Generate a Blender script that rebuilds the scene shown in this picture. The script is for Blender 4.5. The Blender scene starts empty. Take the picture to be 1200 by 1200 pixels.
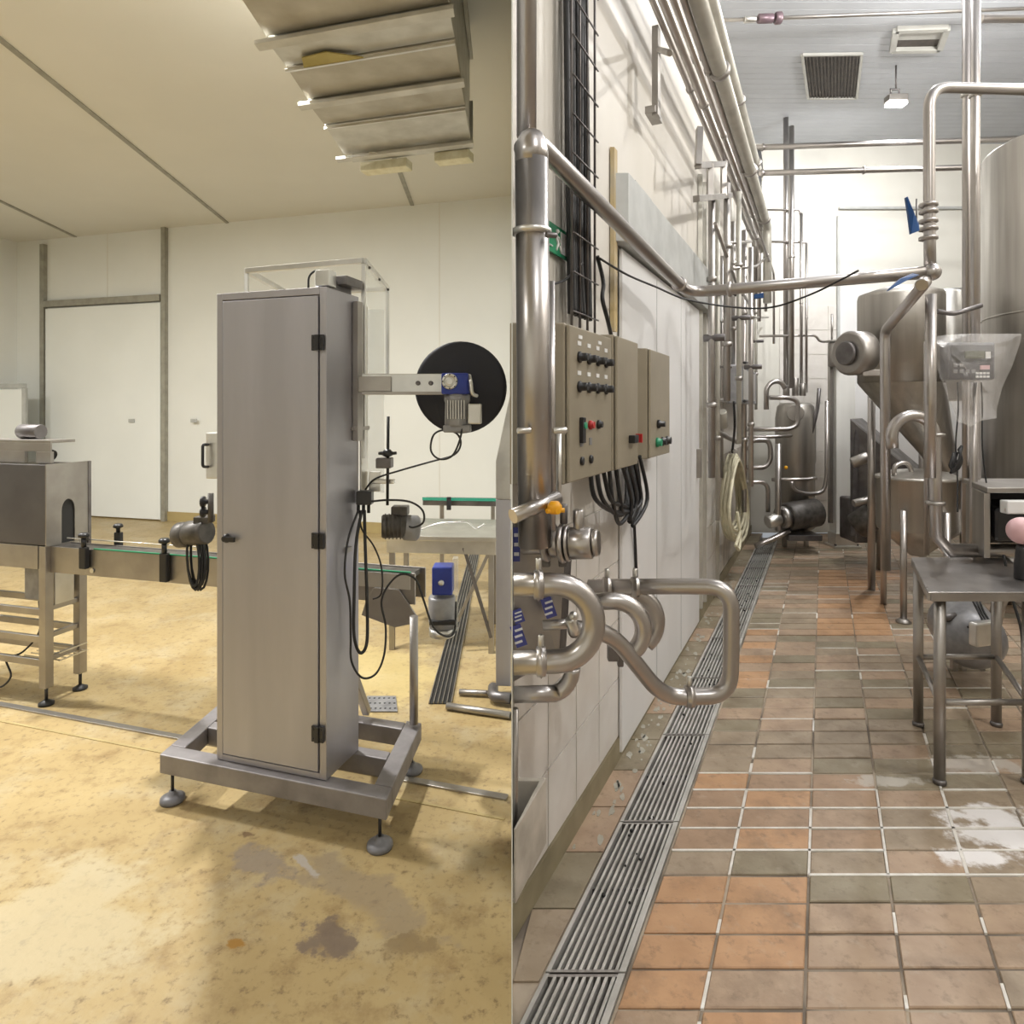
import bpy, math, random
from mathutils import Vector, Matrix
random.seed(7)
S = bpy.context.scene
COL = S.collection
# ---------------------------------------------------------------- camera, world, lights, exposure
F, CX, HY, CH = 750.0, 600.0, 480.0, 1.52      # focal length in pixels, principal column, horizon row, lens height
cam_d = bpy.data.cameras.new('camera'); cam_d.sensor_width = 36; cam_d.lens = 36 * F / 1200
cam_d.shift_y = (HY - 600) / 1200; cam_d.clip_start = 0.05; cam_d.clip_end = 60
cam = bpy.data.objects.new('camera', cam_d); COL.objects.link(cam)
cam.location = (0, 0, CH); cam.rotation_euler = (math.pi / 2, 0, 0); S.camera = cam
w = bpy.data.worlds.new('world'); S.world = w; w.use_nodes = True
w.node_tree.nodes['Background'].inputs[0].default_value = (.9, .95, 1, 1); w.node_tree.nodes['Background'].inputs[1].default_value = .35
S.view_settings.view_transform = 'Standard'; S.view_settings.look = 'None'
S.view_settings.exposure = 0.0; S.view_settings.gamma = 1; S.view_settings.use_curve_mapping = False

def area(loc, sx, sy, power, color, target=None):
    l = bpy.data.lights.new('ceiling_light_source', 'AREA'); l.shape = 'RECTANGLE'; l.size = sx; l.size_y = sy
    l.energy = power; l.color = color
    o = bpy.data.objects.new('ceiling_light_source', l); COL.objects.link(o); o.location = loc
    if target: o.rotation_euler = (Vector(target) - Vector(loc)).to_track_quat('-Z', 'Y').to_euler()
    return o
WARM = (1, .985, .95); NEUT = (1, .975, .94)
LEFT_LAMPS = [((-1.5, 3.4, 3.88), .16, .16, 150), ((-4.1, 3.45, 3.88), .15, .3, 200), ((-6.6, 3.7, 3.88), .3, .6, 120), ((-3.2, -.8, 3.88), .3, .6, 45)]
RIGHT_LAMPS = [((3.0, 1.5, 4.0), 130), ((3.6, 4.0, 4.3), 140), ((1.3, -.6, 4.15), 80), ((2.2, 3.9, 4.4), 45)]
for p, sx, sy, e in LEFT_LAMPS: area(p, sx, sy, e, WARM)
for p, e in RIGHT_LAMPS:                         # unseen lamps added to brighten the ceiling and far wall
    l = bpy.data.lights.new('added_lamp_source', 'POINT'); l.energy = e; l.color = NEUT; l.shadow_soft_size = .055
    o = bpy.data.objects.new('added_lamp_source', l); COL.objects.link(o); o.location = p

# ---------------------------------------------------------------- where things stand
def V(px, py, Y): return Vector(((px - CX) / F * Y, Y, CH - (py - HY) / F * Y))
def FL(px, py, z=0.0): return V(px, py, F * (CH - z) / (py - HY))
KW, XW = .4867, .898                             # run of the aisle wall of the tiled room
WN = Vector((1, -KW, 0)).normalized(); WD = Vector((KW, 1, 0)).normalized()
def W(px, py, off=0.0):                          # point at distance off from the aisle wall
    return V(px, py, (XW - 1.1121 * off) / (KW - (px - CX) / F))
def WP(Y, off, z): return Vector((KW * Y - XW + 1.1121 * off, Y, z))
def AX(x, Y, z=0.0): return Vector((x + KW * Y, Y, z))       # aisle coordinates
BY, BK = 7.42, .281                              # back wall of the yellow-floored room
def B(px, py, off=0.0):
    return V(px, py, (BY - 1.0388 * off) / (1 + BK * (px - CX) / F))
UX = Vector((1, -BK, 0)).normalized(); UY = Vector((BK, 1, 0)).normalized()

# ---------------------------------------------------------------- mesh builder
class MB:
    def __init__(s): s.v = []; s.f = []; s.sm = []; s.mi = []; s.cur = 0
    def add(s, vs, fs, smooth=False):
        b = len(s.v); s.v += [Vector(v) for v in vs]
        for f in fs:
            s.f.append([b + i for i in f]); s.sm.append(smooth); s.mi.append(s.cur)
        return s
    def hexa(s, p):                              # bottom 4, top 4 (counter-clockwise)
        return s.add(p, [(3, 2, 1, 0), (4, 5, 6, 7), (0, 1, 5, 4), (1, 2, 6, 5), (2, 3, 7, 6), (3, 0, 4, 7)])
    def box(s, c, d, ux=Vector((1, 0, 0)), uz=Vector((0, 0, 1))):
        c = Vector(c); ux = Vector(ux).normalized(); uz = Vector(uz).normalized(); uy = uz.cross(ux).normalized(); uz = ux.cross(uy)
        a, b, h = ux * d[0] / 2, uy * d[1] / 2, uz * d[2] / 2
        return s.hexa([c - a - b - h, c + a - b - h, c + a + b - h, c - a + b - h, c - a - b + h, c + a - b + h, c + a + b + h, c - a + b + h])
    def prism(s, poly, z0, z1):
        n = len(poly); vs = [(p[0], p[1], z0) for p in poly] + [(p[0], p[1], z1) for p in poly]
        return s.add(vs, [tuple(range(n))[::-1], tuple(range(n, 2 * n))] + [(i, (i + 1) % n, n + (i + 1) % n, n + i) for i in range(n)])
    def extr(s, poly, d):                        # planar polygon of 3-D points extruded along d
        n = len(poly); d = Vector(d); vs = [Vector(p) for p in poly] + [Vector(p) + d for p in poly]
        return s.add(vs, [tuple(range(n))[::-1], tuple(range(n, 2 * n))] + [(i, (i + 1) % n, n + (i + 1) % n, n + i) for i in range(n)])
    def lathe(s, base, axis, prof, seg=20, smooth=True):
        base = Vector(base); a = Vector(axis).normalized(); t = a.orthogonal().normalized(); u = a.cross(t)
        vs = []; fs = []; n = len(prof)
        for r, h in prof:
            for i in range(seg):
                q = 2 * math.pi * i / seg; vs.append(base + a * h + (t * math.cos(q) + u * math.sin(q)) * max(r, 1e-5))
        for j in range(n - 1):
            for i in range(seg):
                k = (i + 1) % seg; fs.append((j * seg + i, j * seg + k, (j + 1) * seg + k, (j + 1) * seg + i))
        s.add(vs, fs, smooth)
        s.f.append([len(s.v) - n * seg + i for i in range(seg)][::-1]); s.sm.append(False); s.mi.append(s.cur)
        s.f.append([len(s.v) - seg + i for i in range(seg)]); s.sm.append(False); s.mi.append(s.cur)
        return s
    def cyl(s, p0, p1, r, r1=None, seg=16):
        p0 = Vector(p0); p1 = Vector(p1); d = p1 - p0
        return s.lathe(p0, d, [(r, 0), (r if r1 is None else r1, d.length)], seg)
    def drum(s, p0, p1, r, ch=.004, seg=20):     # cylinder with chamfered rims
        p0 = Vector(p0); p1 = Vector(p1); d = p1 - p0; L = d.length
        return s.lathe(p0, d, [(r - ch, 0), (r, ch), (r, L - ch), (r - ch, L)], seg)
    def sphere(s, c, r, seg=14, rings=8, sq=1):
        prof = [(r * math.sin(math.pi * i / rings), r * sq * -math.cos(math.pi * i / rings)) for i in range(rings + 1)]
        return s.lathe(c, (0, 0, 1), prof, seg)
    def tube(s, pts, r, seg=10, fil=0.0, n=5, closed=False):
        P = [Vector(p) for p in pts]
        if fil > 0:
            Q = [P[0]]
            for i in range(1, len(P) - 1):
                a, b, c = P[i - 1], P[i], P[i + 1]; l1 = (a - b).length; l2 = (c - b).length
                t = min(fil, l1 * .49, l2 * .49); p = b + (a - b).normalized() * t; q = b + (c - b).normalized() * t
                for k in range(n + 1):
                    x = k / n; Q.append(p.lerp(b, x).lerp(b.lerp(q, x), x))
            Q.append(P[-1]); P = Q
        R = []
        for p in P:
            if not R or (p - R[-1]).length > 1e-5: R.append(p)
        P = R; m = len(P); T = []
        for i in range(m):
            if closed: d = P[(i + 1) % m] - P[i - 1]
            else: d = P[min(i + 1, m - 1)] - P[max(i - 1, 0)]
            T.append(d.normalized())
        nrm = T[0].orthogonal().normalized(); vs = []; fs = []
        for i in range(m):
            nrm = (nrm - T[i] * nrm.dot(T[i])).normalized(); bn = T[i].cross(nrm)
            rr = r
            if 0 < i < m - 1:
                a = (P[i] - P[i - 1]).normalized().dot(T[i]); rr = r / max(a, .6)
            for j in range(seg):
                q = 2 * math.pi * j / seg; vs.append(P[i] + (nrm * math.cos(q) + bn * math.sin(q)) * rr)
        for i in range(m if closed else m - 1):
            i2 = (i + 1) % m
            for j in range(seg):
                k = (j + 1) % seg; fs.append((i * seg + j, i * seg + k, i2 * seg + k, i2 * seg + j))
        b = len(s.v); s.add(vs, fs, True)
        if not closed:
            s.f.append([b + j for j in range(seg)][::-1]); s.sm.append(False); s.mi.append(s.cur)
            s.f.append([b + (m - 1) * seg + j for j in range(seg)]); s.sm.append(False); s.mi.append(s.cur)
        return s
    def slot(s, i): s.cur = i; return s
    def build(s, name, mats, parent=None, bev=0.0, label=None, cat=None, group=None, kind=None, origin=None):
        if not isinstance(mats, (list, tuple)): mats = [mats]
        xs = [v.x for v in s.v]; ys = [v.y for v in s.v]; zs = [v.z for v in s.v]
        o0 = Vector(origin) if origin is not None else Vector(((min(xs) + max(xs)) / 2, (min(ys) + max(ys)) / 2, min(zs)))
        me = bpy.data.meshes.new(name); me.from_pydata([v - o0 for v in s.v], [], s.f)
        for m in mats: me.materials.append(m)
        me.polygons.foreach_set('use_smooth', s.sm); me.polygons.foreach_set('material_index', s.mi); me.update()
        o = bpy.data.objects.new(name, me); COL.objects.link(o)
        o['wo'] = list(o0)
        if parent is not None:
            o.parent = parent; o.location = o0 - Vector(parent['wo'])
        else: o.location = o0
        if bev > 0:
            md = o.modifiers.new('edge', 'BEVEL'); md.width = bev; md.segments = 2; md.limit_method = 'ANGLE'; md.angle_limit = .9
        tag(o, label, cat, group, kind)
        return o
def tag(o, label=None, cat=None, group=None, kind=None):
    if label: o['label'] = label
    if cat: o['category'] = cat
    if group: o['group'] = group
    if kind: o['kind'] = kind
    return o
def thing(name, loc, label, cat, group=None):
    o = bpy.data.objects.new(name, None); COL.objects.link(o); o.empty_display_size = .1; o.location = loc; o['wo'] = list(loc)
    return tag(o, label, cat, group)
def struct(mb, name, m, parent=None, **k): return mb.build(name, m, parent, kind=None if parent else 'structure', **k)
def dupe(o, parent, off):
    c = o.copy(); COL.objects.link(c); c.parent = parent
    c['wo'] = list(Vector(o['wo']) + off)
    c.location = Vector(c['wo']) - (Vector(parent['wo']) if parent else Vector())
    for ch in [x for x in KIDS.get(o.name, [])]: dupe_child(ch, c)
    return c
KIDS = {}
def copy_thing(root, kids, off):
    c = root.copy(); COL.objects.link(c); c.location = root.location + off; c['wo'] = list(Vector(root['wo']) + off)
    for k in kids:
        d = k.copy(); COL.objects.link(d); d.parent = c; d['wo'] = list(Vector(k['wo']) + off)
    return c

# ---------------------------------------------------------------- materials
def mat(name, c1, c2=None, rough=.5, metal=0.0, scale=6.0, stretch=(1, 1, 1), bump=0.0, bscale=60.0, rvar=.0, contrast=(.35, .65), emit=None, alpha=None, trans=0.0, detail=5, spec=None):
    m = bpy.data.materials.new(name); m.use_nodes = True; nt = m.node_tree; bs = nt.nodes['Principled BSDF']; L = nt.links.new
    c2 = c2 or c1
    bs.inputs['Roughness'].default_value = rough; bs.inputs['Metallic'].default_value = metal
    bs.inputs['Base Color'].default_value = (*c1, 1)
    if spec is not None: bs.inputs['Specular IOR Level'].default_value = spec
    if emit: bs.inputs['Emission Color'].default_value = (*emit[0], 1); bs.inputs['Emission Strength'].default_value = emit[1]
    if trans: bs.inputs['Transmission Weight'].default_value = trans
    if alpha is not None: bs.inputs['Alpha'].default_value = alpha
    g = nt.nodes.new('ShaderNodeNewGeometry'); mp = nt.nodes.new('ShaderNodeMapping'); mp.inputs['Scale'].default_value = stretch
    L(g.outputs['Position'], mp.inputs['Vector'])
    if c2 != c1 or rvar:
        n = nt.nodes.new('ShaderNodeTexNoise'); n.inputs['Scale'].default_value = scale; n.inputs['Detail'].default_value = detail
        L(mp.outputs[0], n.inputs['Vector'])
        mr = nt.nodes.new('ShaderNodeMapRange'); mr.inputs[1].default_value = contrast[0]; mr.inputs[2].default_value = contrast[1]
        L(n.outputs['Fac'], mr.inputs[0])
        mx = nt.nodes.new('ShaderNodeMix'); mx.data_type = 'RGBA'; mx.inputs[6].default_value = (*c1, 1); mx.inputs[7].default_value = (*c2, 1)
        L(mr.outputs[0], mx.inputs[0]); L(mx.outputs[2], bs.inputs['Base Color'])
        if rvar:
            r2 = nt.nodes.new('ShaderNodeMapRange'); r2.inputs[3].default_value = rough - rvar; r2.inputs[4].default_value = rough + rvar
            L(n.outputs['Fac'], r2.inputs[0]); L(r2.outputs[0], bs.inputs['Roughness'])
    if bump:
        n = nt.nodes.new('ShaderNodeTexNoise'); n.inputs['Scale'].default_value = bscale; n.inputs['Detail'].default_value = 3
        L(mp.outputs[0], n.inputs['Vector'])
        b = nt.nodes.new('ShaderNodeBump'); b.inputs['Strength'].default_value = bump; b.inputs['Distance'].default_value = .004
        L(n.outputs['Fac'], b.inputs['Height']); L(b.outputs[0], bs.inputs['Normal'])
    return m
def stains(m, items, color_default=None):
    """irregular patches with a place of their own: (cx, cy, rx, ry, angle, colour, strength, noise scale)"""
    nt = m.node_tree; L = nt.links.new; bs = nt.nodes['Principled BSDF']
    for (cx, cy, rx, ry, ang, colr, st, ns) in items:
        src = bs.inputs['Base Color'].links[0].from_socket
        g = nt.nodes.new('ShaderNodeNewGeometry'); mp = nt.nodes.new('ShaderNodeMapping'); mp.vector_type = 'TEXTURE'
        mp.inputs['Location'].default_value = (cx, cy, 0); mp.inputs['Rotation'].default_value = (0, 0, ang); mp.inputs['Scale'].default_value = (rx, ry, 1e3)
        L(g.outputs['Position'], mp.inputs[0])
        ln = nt.nodes.new('ShaderNodeVectorMath'); ln.operation = 'LENGTH'; L(mp.outputs[0], ln.inputs[0])
        n = nt.nodes.new('ShaderNodeTexNoise'); n.inputs['Scale'].default_value = ns; n.inputs['Detail'].default_value = 6; n.inputs['Roughness'].default_value = .65
        L(g.outputs['Position'], n.inputs['Vector'])
        a = nt.nodes.new('ShaderNodeMath'); a.operation = 'MULTIPLY_ADD'; a.inputs[1].default_value = 2.6; L(n.outputs['Fac'], a.inputs[0]); L(ln.outputs['Value'], a.inputs[2])
        r = nt.nodes.new('ShaderNodeMapRange'); r.interpolation_type = 'SMOOTHSTEP'; r.inputs[1].default_value = 1.75; r.inputs[2].default_value = 2.15; r.inputs[3].default_value = st; r.inputs[4].default_value = 0
        L(a.outputs[0], r.inputs[0])
        mx = nt.nodes.new('ShaderNodeMix'); mx.data_type = 'RGBA'; mx.inputs[7].default_value = (*colr, 1)
        L(r.outputs[0], mx.inputs[0]); L(src, mx.inputs[6]); L(mx.outputs[2], bs.inputs['Base Color'])
    return m
Z = (1, 1, .08)
steel = mat('brushed_steel', (.50, .48, .46), (.42, .40, .38), .38, 1, 14, Z, .08, 160, .08)
steel_pipe = mat('pipe_steel', (.50, .475, .46), (.43, .405, .39), .31, 1, 5, (1, 1, 1), .0, 60, .05)
steel_dull = mat('dull_steel', (.44, .42, .40), (.34, .32, .30), .42, 1, 5, (1, 1, 1), .1, 80, .1)
steel_cab = mat('cabinet_steel', (.46, .45, .48), (.40, .39, .42), .45, .85, 5, (1, 1, .25), .05, 120, .05)
steel_door = mat('door_steel', (.47, .465, .51), (.41, .405, .44), .50, .85, 7, (1, 1, .12), .05, 150, .05)
steel_base = mat('base_frame_steel', (.30, .285, .29), (.22, .205, .21), .55, .5, 9, (1, 1, 1), .15, 60, .1)
steel_tank = mat('tank_steel', (.47, .45, .42), (.38, .36, .33), .42, 1, 16, (1, 1, .05), .06, 90, .08)
steel_dark = mat('dark_steel', (.22, .21, .21), (.14, .13, .13), .45, .8, 8, (1, 1, 1), .1, 60, .1)
alu = mat('aluminium', (.72, .71, .68), (.60, .59, .56), .35, 1, 8, (1, 1, 1), .03, 60)
alu_white = mat('polished_profile', (.72, .72, .71), (.60, .60, .59), .3, 1, 8)
galv = mat('galvanised_panel', (.50, .48, .42), (.36, .33, .27), .5, .45, 5, (1, 1, 1), .15, 40, .1, (.3, .7))
galv2 = mat('galvanised_panel_clean', (.58, .57, .53), (.46, .45, .41), .45, .5, 7, (1, 1, 1), .1, 40, .1)
rust = mat('yellow_stain', (.30, .24, .06), (.42, .34, .12), .6)
black = mat('black_rubber', (.012, .012, .013), (.02, .02, .021), .5)
blackp = mat('black_plastic', (.018, .018, .02), (.018, .018, .02), .35)
reelm = mat('reel_black', (.006, .006, .012), (.010, .010, .018), .5)
blue = mat('blue_paint', (.01, .025, .22), (.015, .04, .3), .35, 0, 20)
blueh = mat('blue_handle_plastic', (.01, .06, .20), (.012, .08, .26), .35)
greym = mat('grey_motor_paint', (.30, .30, .31), (.22, .22, .23), .4, .3, 20)
darkm = mat('dark_motor', (.06, .055, .05), (.12, .11, .10), .45, .4, 20)
cream = mat('left_wall_paint', (.76, .775, .75), (.72, .735, .71), .55, 0, 1.2, (1, 1, 1), .02, 30)
doorw = mat('left_door_white', (.80, .825, .81), (.77, .795, .78), .4, 0, 1.5)
ceilm = mat('left_ceiling_paint', (.70, .69, .64), (.67, .66, .61), .6, 0, 1)
strip = mat('seam_profile', (.38, .37, .32), (.30, .29, .25), .5, .4, 10)
kick = mat('tan_skirting', (.42, .33, .15), (.35, .27, .12), .6, 0, 5)
wallR = mat('right_wall_paint', (.66, .63, .58), (.60, .57, .51), .5, 0, 2.2, (1, 1, .5), .05, 20, .05)
tileW = mat('white_wall_tile', (.68, .655, .62), (.60, .57, .53), .25, 0, 5, (1, 1, 1), .03, 30, .06)
groutW = mat('wall_grout', (.50, .46, .40), (.34, .31, .26), .8, 0, 8)
far_w = mat('far_wall', (.66, .645, .59), (.62, .605, .55), .35, 0, 2)
doorR = mat('right_door_white', (.72, .715, .71), (.67, .665, .66), .35, 0, 3, (1, 1, .4))
greyb = mat('grey_band', (.42, .43, .42), (.50, .51, .50), .5, .3, 8)
olive = mat('olive_skirting', (.28, .24, .15), (.20, .17, .10), .5, 0, 6)
plank = mat('ceiling_plank_paint', (.50, .52, .555), (.46, .48, .515), .5, 0, 3)
plankb = mat('ceiling_joint', (.25, .25, .25), (.25, .25, .25), .8)
boxm = mat('taupe_box_paint', (.31, .27, .20), (.28, .245, .18), .38, .1, 8)
creamh = mat('cream_hose', (.62, .58, .42), (.52, .48, .34), .5, 0, 12)
insul = mat('cream_pipe_cover', (.50, .485, .43), (.42, .405, .36), .4, .3, 8)
white = mat('white_plastic', (.8, .8, .8), (.75, .75, .75), .4)
pink = mat('pink_plastic', (.75, .50, .52), (.68, .42, .45), .45)
yellow = mat('yellow_plastic', (.85, .42, .01), (.75, .34, .01), .4)
green = mat('green_sign', (.02, .25, .12), (.02, .25, .12), .4)
redm = mat('red_plastic', (.45, .02, .02), (.45, .02, .02), .4)
greenb = mat('green_plastic', (.02, .28, .14), (.02, .28, .14), .4)
labelb = mat('label_blue', (.06, .07, .28), (.06, .07, .28), .4)
glassm = mat('clear_panel', (.85, .88, .86), rough=.08, alpha=.22)
greeng = mat('green_glass_edge', (.03, .30, .20), rough=.1, alpha=.8)
plast = mat('clear_bag', (.80, .78, .76), (.9, .88, .86), .22, 0, 25, (1, 1, 1), .6, 14, alpha=.22)
lcd = mat('lcd_screen', (.10, .11, .07), (.10, .11, .07), .2)
lampm = mat('lamp_glow', (1, 1, 1), emit=((1, .95, .85), 6))
lampw = mat('spot_glow', (1, 1, 1), emit=((1, .98, .95), 14))
ventd = mat('vent_dark', (.05, .04, .035), (.09, .075, .06), .6, 0, 20)
frm = mat('vent_frame', (.52, .52, .49), (.46, .46, .43), .5)
purple = mat('purple_fitting', (.16, .11, .13), (.2, .15, .16), .4, .4)
foam = mat('pale_foam', (.75, .72, .55), (.62, .58, .40), .7, 0, 20)
# ================================================================ the two rooms' shells
HL, HR = 4.0, 4.8
def wallslab(a, b, z0, z1, t, side):             # vertical slab between plan points a, b, thickness t on given side
    a = Vector(a); b = Vector(b); n = Vector(((b - a).y, -(b - a).x)).normalized() * t * side
    pl = [a, b, b + n, a + n]
    if (b - a).cross(n) < 0 if hasattr(Vector((0, 0)), 'cross') and False else side > 0: pl = pl[::-1]
    return MB().prism([(p.x, p.y) for p in pl], z0, z1)
PT = .0015
# partition between the rooms
struct(MB().hexa([(-PT, 1.55, 0), (PT, 1.55, 0), (PT, 9.6, 0), (-PT, 9.6, 0), (-PT, 1.55, HL), (PT, 1.55, HL), (PT, 9.6, HL), (-PT, 9.6, HL)]), 'wall_partition', cream)
struct(MB().hexa([(-PT, -3, HL), (PT, -3, HL), (PT, 9.6, HL), (-PT, 9.6, HL), (-PT, -3, HR), (PT, -3, HR), (PT, 9.6, HR), (-PT, 9.6, HR)]), 'wall_header', wallR)
# --- yellow-floored room
c0 = Vector((-7.33, 9.48)); LW = Vector((-.27, -.963)); fl = c0 + LW * 13.2
resin = mat('yellow_resin_floor', (.45, .345, .175), (.35, .255, .115), .42, 0, 2.2, (1, 1, 1), .25, 45, .12, (.3, .72), spec=.35)
def node_speckle(m, colr, scale, lo, hi, st, det=6):
    nt = m.node_tree; L = nt.links.new; bs = nt.nodes['Principled BSDF']; src = bs.inputs['Base Color'].links[0].from_socket
    g = nt.nodes.new('ShaderNodeNewGeometry'); n = nt.nodes.new('ShaderNodeTexNoise'); n.inputs['Scale'].default_value = scale; n.inputs['Detail'].default_value = det; n.inputs['Roughness'].default_value = .7
    L(g.outputs['Position'], n.inputs['Vector'])
    r = nt.nodes.new('ShaderNodeMapRange'); r.inputs[1].default_value = lo; r.inputs[2].default_value = hi; r.inputs[4].default_value = st; L(n.outputs['Fac'], r.inputs[0])
    mx = nt.nodes.new('ShaderNodeMix'); mx.data_type = 'RGBA'; mx.inputs[7].default_value = (*colr, 1)
    L(r.outputs[0], mx.inputs[0]); L(src, mx.inputs[6]); L(mx.outputs[2], bs.inputs['Base Color'])
node_speckle(resin, (.22, .14, .06), 7, .52, .72, .8)
node_speckle(resin, (.13, .08, .03), 11, .66, .74, .7)
node_speckle(resin, (.46, .40, .27), 3.1, .5, .7, .6)
node_speckle(resin, (.15, .10, .05), 32, .54, .68, .7)
def st(px, py, rx, ry, ang, c, s, ns):
    p = FL(px, py); return (p.x, p.y, rx, ry, ang, c, s, ns)
stains(resin, [st(305, 1010, .16, .10, -.5, (.24, .20, .17), .7, 9), st(425, 1045, .42, .10, -.62, (.27, .215, .15), .65, 7), st(360, 1015, .13, .022, -.75, (.42, .38, .34), .9, 14),
               st(385, 1100, .13, .09, -.3, (.14, .105, .09), .8, 16), st(278, 1106, .035, .03, 0, (.30, .15, .02), .9, 16), st(288, 978, .035, .02, 0, (.15, .09, .05), .8, 18),
               st(480, 1110, .10, .06, 0, (.20, .14, .07), .7, 16), st(30, 1090, .5, .35, 0, (.50, .44, .30), .55, 4), st(445, 790, .5, .5, 0, (.62, .50, .22), .5, 4),
               st(205, 945, .12, .02, .7, (.22, .15, .06), .6, 12)])
struct(MB().prism([(0, -3), (0, BY), (c0.x, c0.y), (fl.x, fl.y)], -.05, 0), 'floor', resin)
struct(MB().prism([(0, -3), (.0, BY + .1), (c0.x, c0.y + .1), (fl.x, fl.y)], HL, HL + .1), 'ceiling', ceilm)
wb = struct(MB().prism([(0, BY), (0, BY + .1), (c0.x - .1, c0.y + .15), (c0.x, c0.y)], 0, HL), 'wall_back', cream)
struct(MB().prism([(c0.x, c0.y), (c0.x - .1, c0.y + .1), (fl.x - .1, fl.y), (fl.x, fl.y)], 0, HL), 'wall_left', cream)
struct(MB().prism([(0, -3.1), (0, -3), (fl.x, -3), (fl.x, -3.1)], 0, HL), 'wall_rear', cream)
def bwall(mb, px0, px1, z0, z1, off, th):        # slab on the back wall between two image columns, z range
    a = B(px0, 480, off); b = B(px1, 480, off); n = -UY * th
    return mb.prism([(a.x, a.y), (a.x + n.x, a.y + n.y), (b.x + n.x, b.y + n.y), (b.x, b.y)][::1], z0, z1)
struct(bwall(MB(), 8, 599.5, 0, .13, 0, .015), 'baseboard_back', kick)
for i, (a, b) in enumerate([((0, 45), (268, 262)), ((0, 235), (88, 277)), ((468, 200), (483, 240))]):
    pa = V(a[0], a[1], F * (HL - CH) / (HY - a[1])); pb = V(b[0], b[1], F * (HL - CH) / (HY - b[1])); d = (pb - pa); pa = pa - d * (.9 if i < 2 else 3)
    struct(MB().box((pa + pb) / 2 - Vector((0, 0, .006)), ((pb - pa).length, .045, .012), d), 'trim_%d' % (i + 1), strip)
# sliding door of the back wall with its profiles
dr = struct(bwall(MB(), 57, 191, .02, 2.98, .0, .05), 'door_1', doorw, bev=.004)
for (a, b, z0, z1) in [(51, 55.5, 0, 3.92), (192.5, 197, 0, 4.0)]:
    struct(bwall(MB(), a, b, z0, z1, 0, .06), 'trim_4', strip)
struct(bwall(MB(), 56.5, 191.5, 3.0, 3.09, 0, .075), 'trim_5', strip, bev=.004)
for px, pz in [(154, 493), (227, 493)]:
    p = B(px, pz, .06); struct(MB().box(p, (.10, .012, .05), UX), 'trim_6', greyb, bev=.004)
# vertical wall joints
for px in (126, 515):
    a = B(px, 480, .0); struct(MB().prism([(a.x - .006, a.y - .003), (a.x + .006, a.y - .004), (a.x + .006, a.y + .004), (a.x - .006, a.y + .004)], 3.1 if px < 200 else .13, HL), 'trim_7', ceilm)

# ---- steel rail let into the floor
a = FL(0, 826); b = FL(600, 937); d = (b - a).normalized(); a = a - d * 2
r_ = thing('floor_rail', (a + b) / 2, 'long narrow steel rail set across the yellow floor beneath the cabinet', 'rail')
MB().box((a + b) / 2 - d * .01 + Vector((0, 0, .004)), ((b - a).length - .02, .034, .008), d).build('rail_bar', steel_dull, r_, .001)
c = Vector((0, -.13, 0)); b2 = b + c
MB().box((a + b2) / 2 + c / 2 + Vector((0, 0, .0015)), ((b2 - a).length - .1, .012, .003), d).build('shadow_strip', kick, r_)  # shadow line along the rail, made as a thin tan strip

# ---- overhead duct
q = thing('ventilation_duct', (-.69, 3.2, 3.2), 'bulky weathered sheet metal duct hanging under the ceiling of the yellow-floored room', 'duct')
XL, XR, ZB = -1.12, -.262, 3.2
def dq(x, y): return (x, y + BK * (XR - x))       # skewed with the walls
def dslab(mb, y0, y1, z0a, z0b, th, xl=XL, xr=XR):
    p = [dq(xl, y0) + (z0a,), dq(xr, y0) + (z0a,), dq(xr, y1) + (z0b,), dq(xl, y1) + (z0b,)]
    return mb.hexa([Vector(v) for v in p] + [Vector(v) + Vector((0, 0, th)) for v in p])
dslab(MB(), 1.2, 4.12, ZB + .06, ZB + .06, HL - ZB - .065, XL + .01, XR - .01).build('casing', galv2, q)
ys = [1.25, 1.95, 2.68, 2.93, 3.27, 3.58, 4.02]
for i in range(6):
    dn = .0 if i % 2 else .018
    dslab(MB(), ys[i] + .004, ys[i + 1] - .004, ZB + .018 - dn, ZB + .02 + dn * .0, .04).build('panel', galv if i in (1, 3, 4) else galv2, q, .003)
for y in (1.95, 2.68, 3.27, 4.02):
    dslab(MB(), y - .03, y + .03, ZB - .022, ZB - .022, .02, XL - .05, XR + .02).build('cross_bar', galv2, q, .002)
for y in (2.93, 3.58):
    dslab(MB(), y - .012, y + .012, ZB - .012, ZB - .006, .014).build('seam_ridge', alu, q, .001)
dslab(MB(), 4.12, 4.15, ZB + .01, ZB + .01, .3, XL + .03, XR + .01).build('end_plate', galv2, q, .003)
for y, x in ((2.35, -.95), (2.32, -.55), (2.35, -.38), (4.0, -.9)):
    pp = dq(x, y); MB().lathe((pp[0], pp[1], ZB - .012), (0, 0, 1), [(.035, 0), (.035, .004), (.012, .005), (.012, .014)], 14).build('fixing_disc', galv, q)
pp = dq(-.85, 2.88); MB().prism([(pp[0] - .17, pp[1] + .09), (pp[0] - .15, pp[1] - .0), (pp[0] - .02, pp[1] - .05), (pp[0] + .12, pp[1] - .01), (pp[0] + .15, pp[1])], ZB - .008, ZB - .002).build('stain_patch', rust, q)
MB().box((XR + .005, 3.0, 3.75), (.02, 2.1, .03), (1, 0, 0)).build('side_rail', galv, q, .002)
for i, (x0, x1, z) in enumerate(((-1.02, -.68, 3.13), (-.5, -.26, 3.14))):
    pp = dq((x0 + x1) / 2, 4.16); MB().box((pp[0], pp[1], z + .03), (x1 - x0, .1, .06), UX).build('foam_pad', foam, q, .006)

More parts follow.
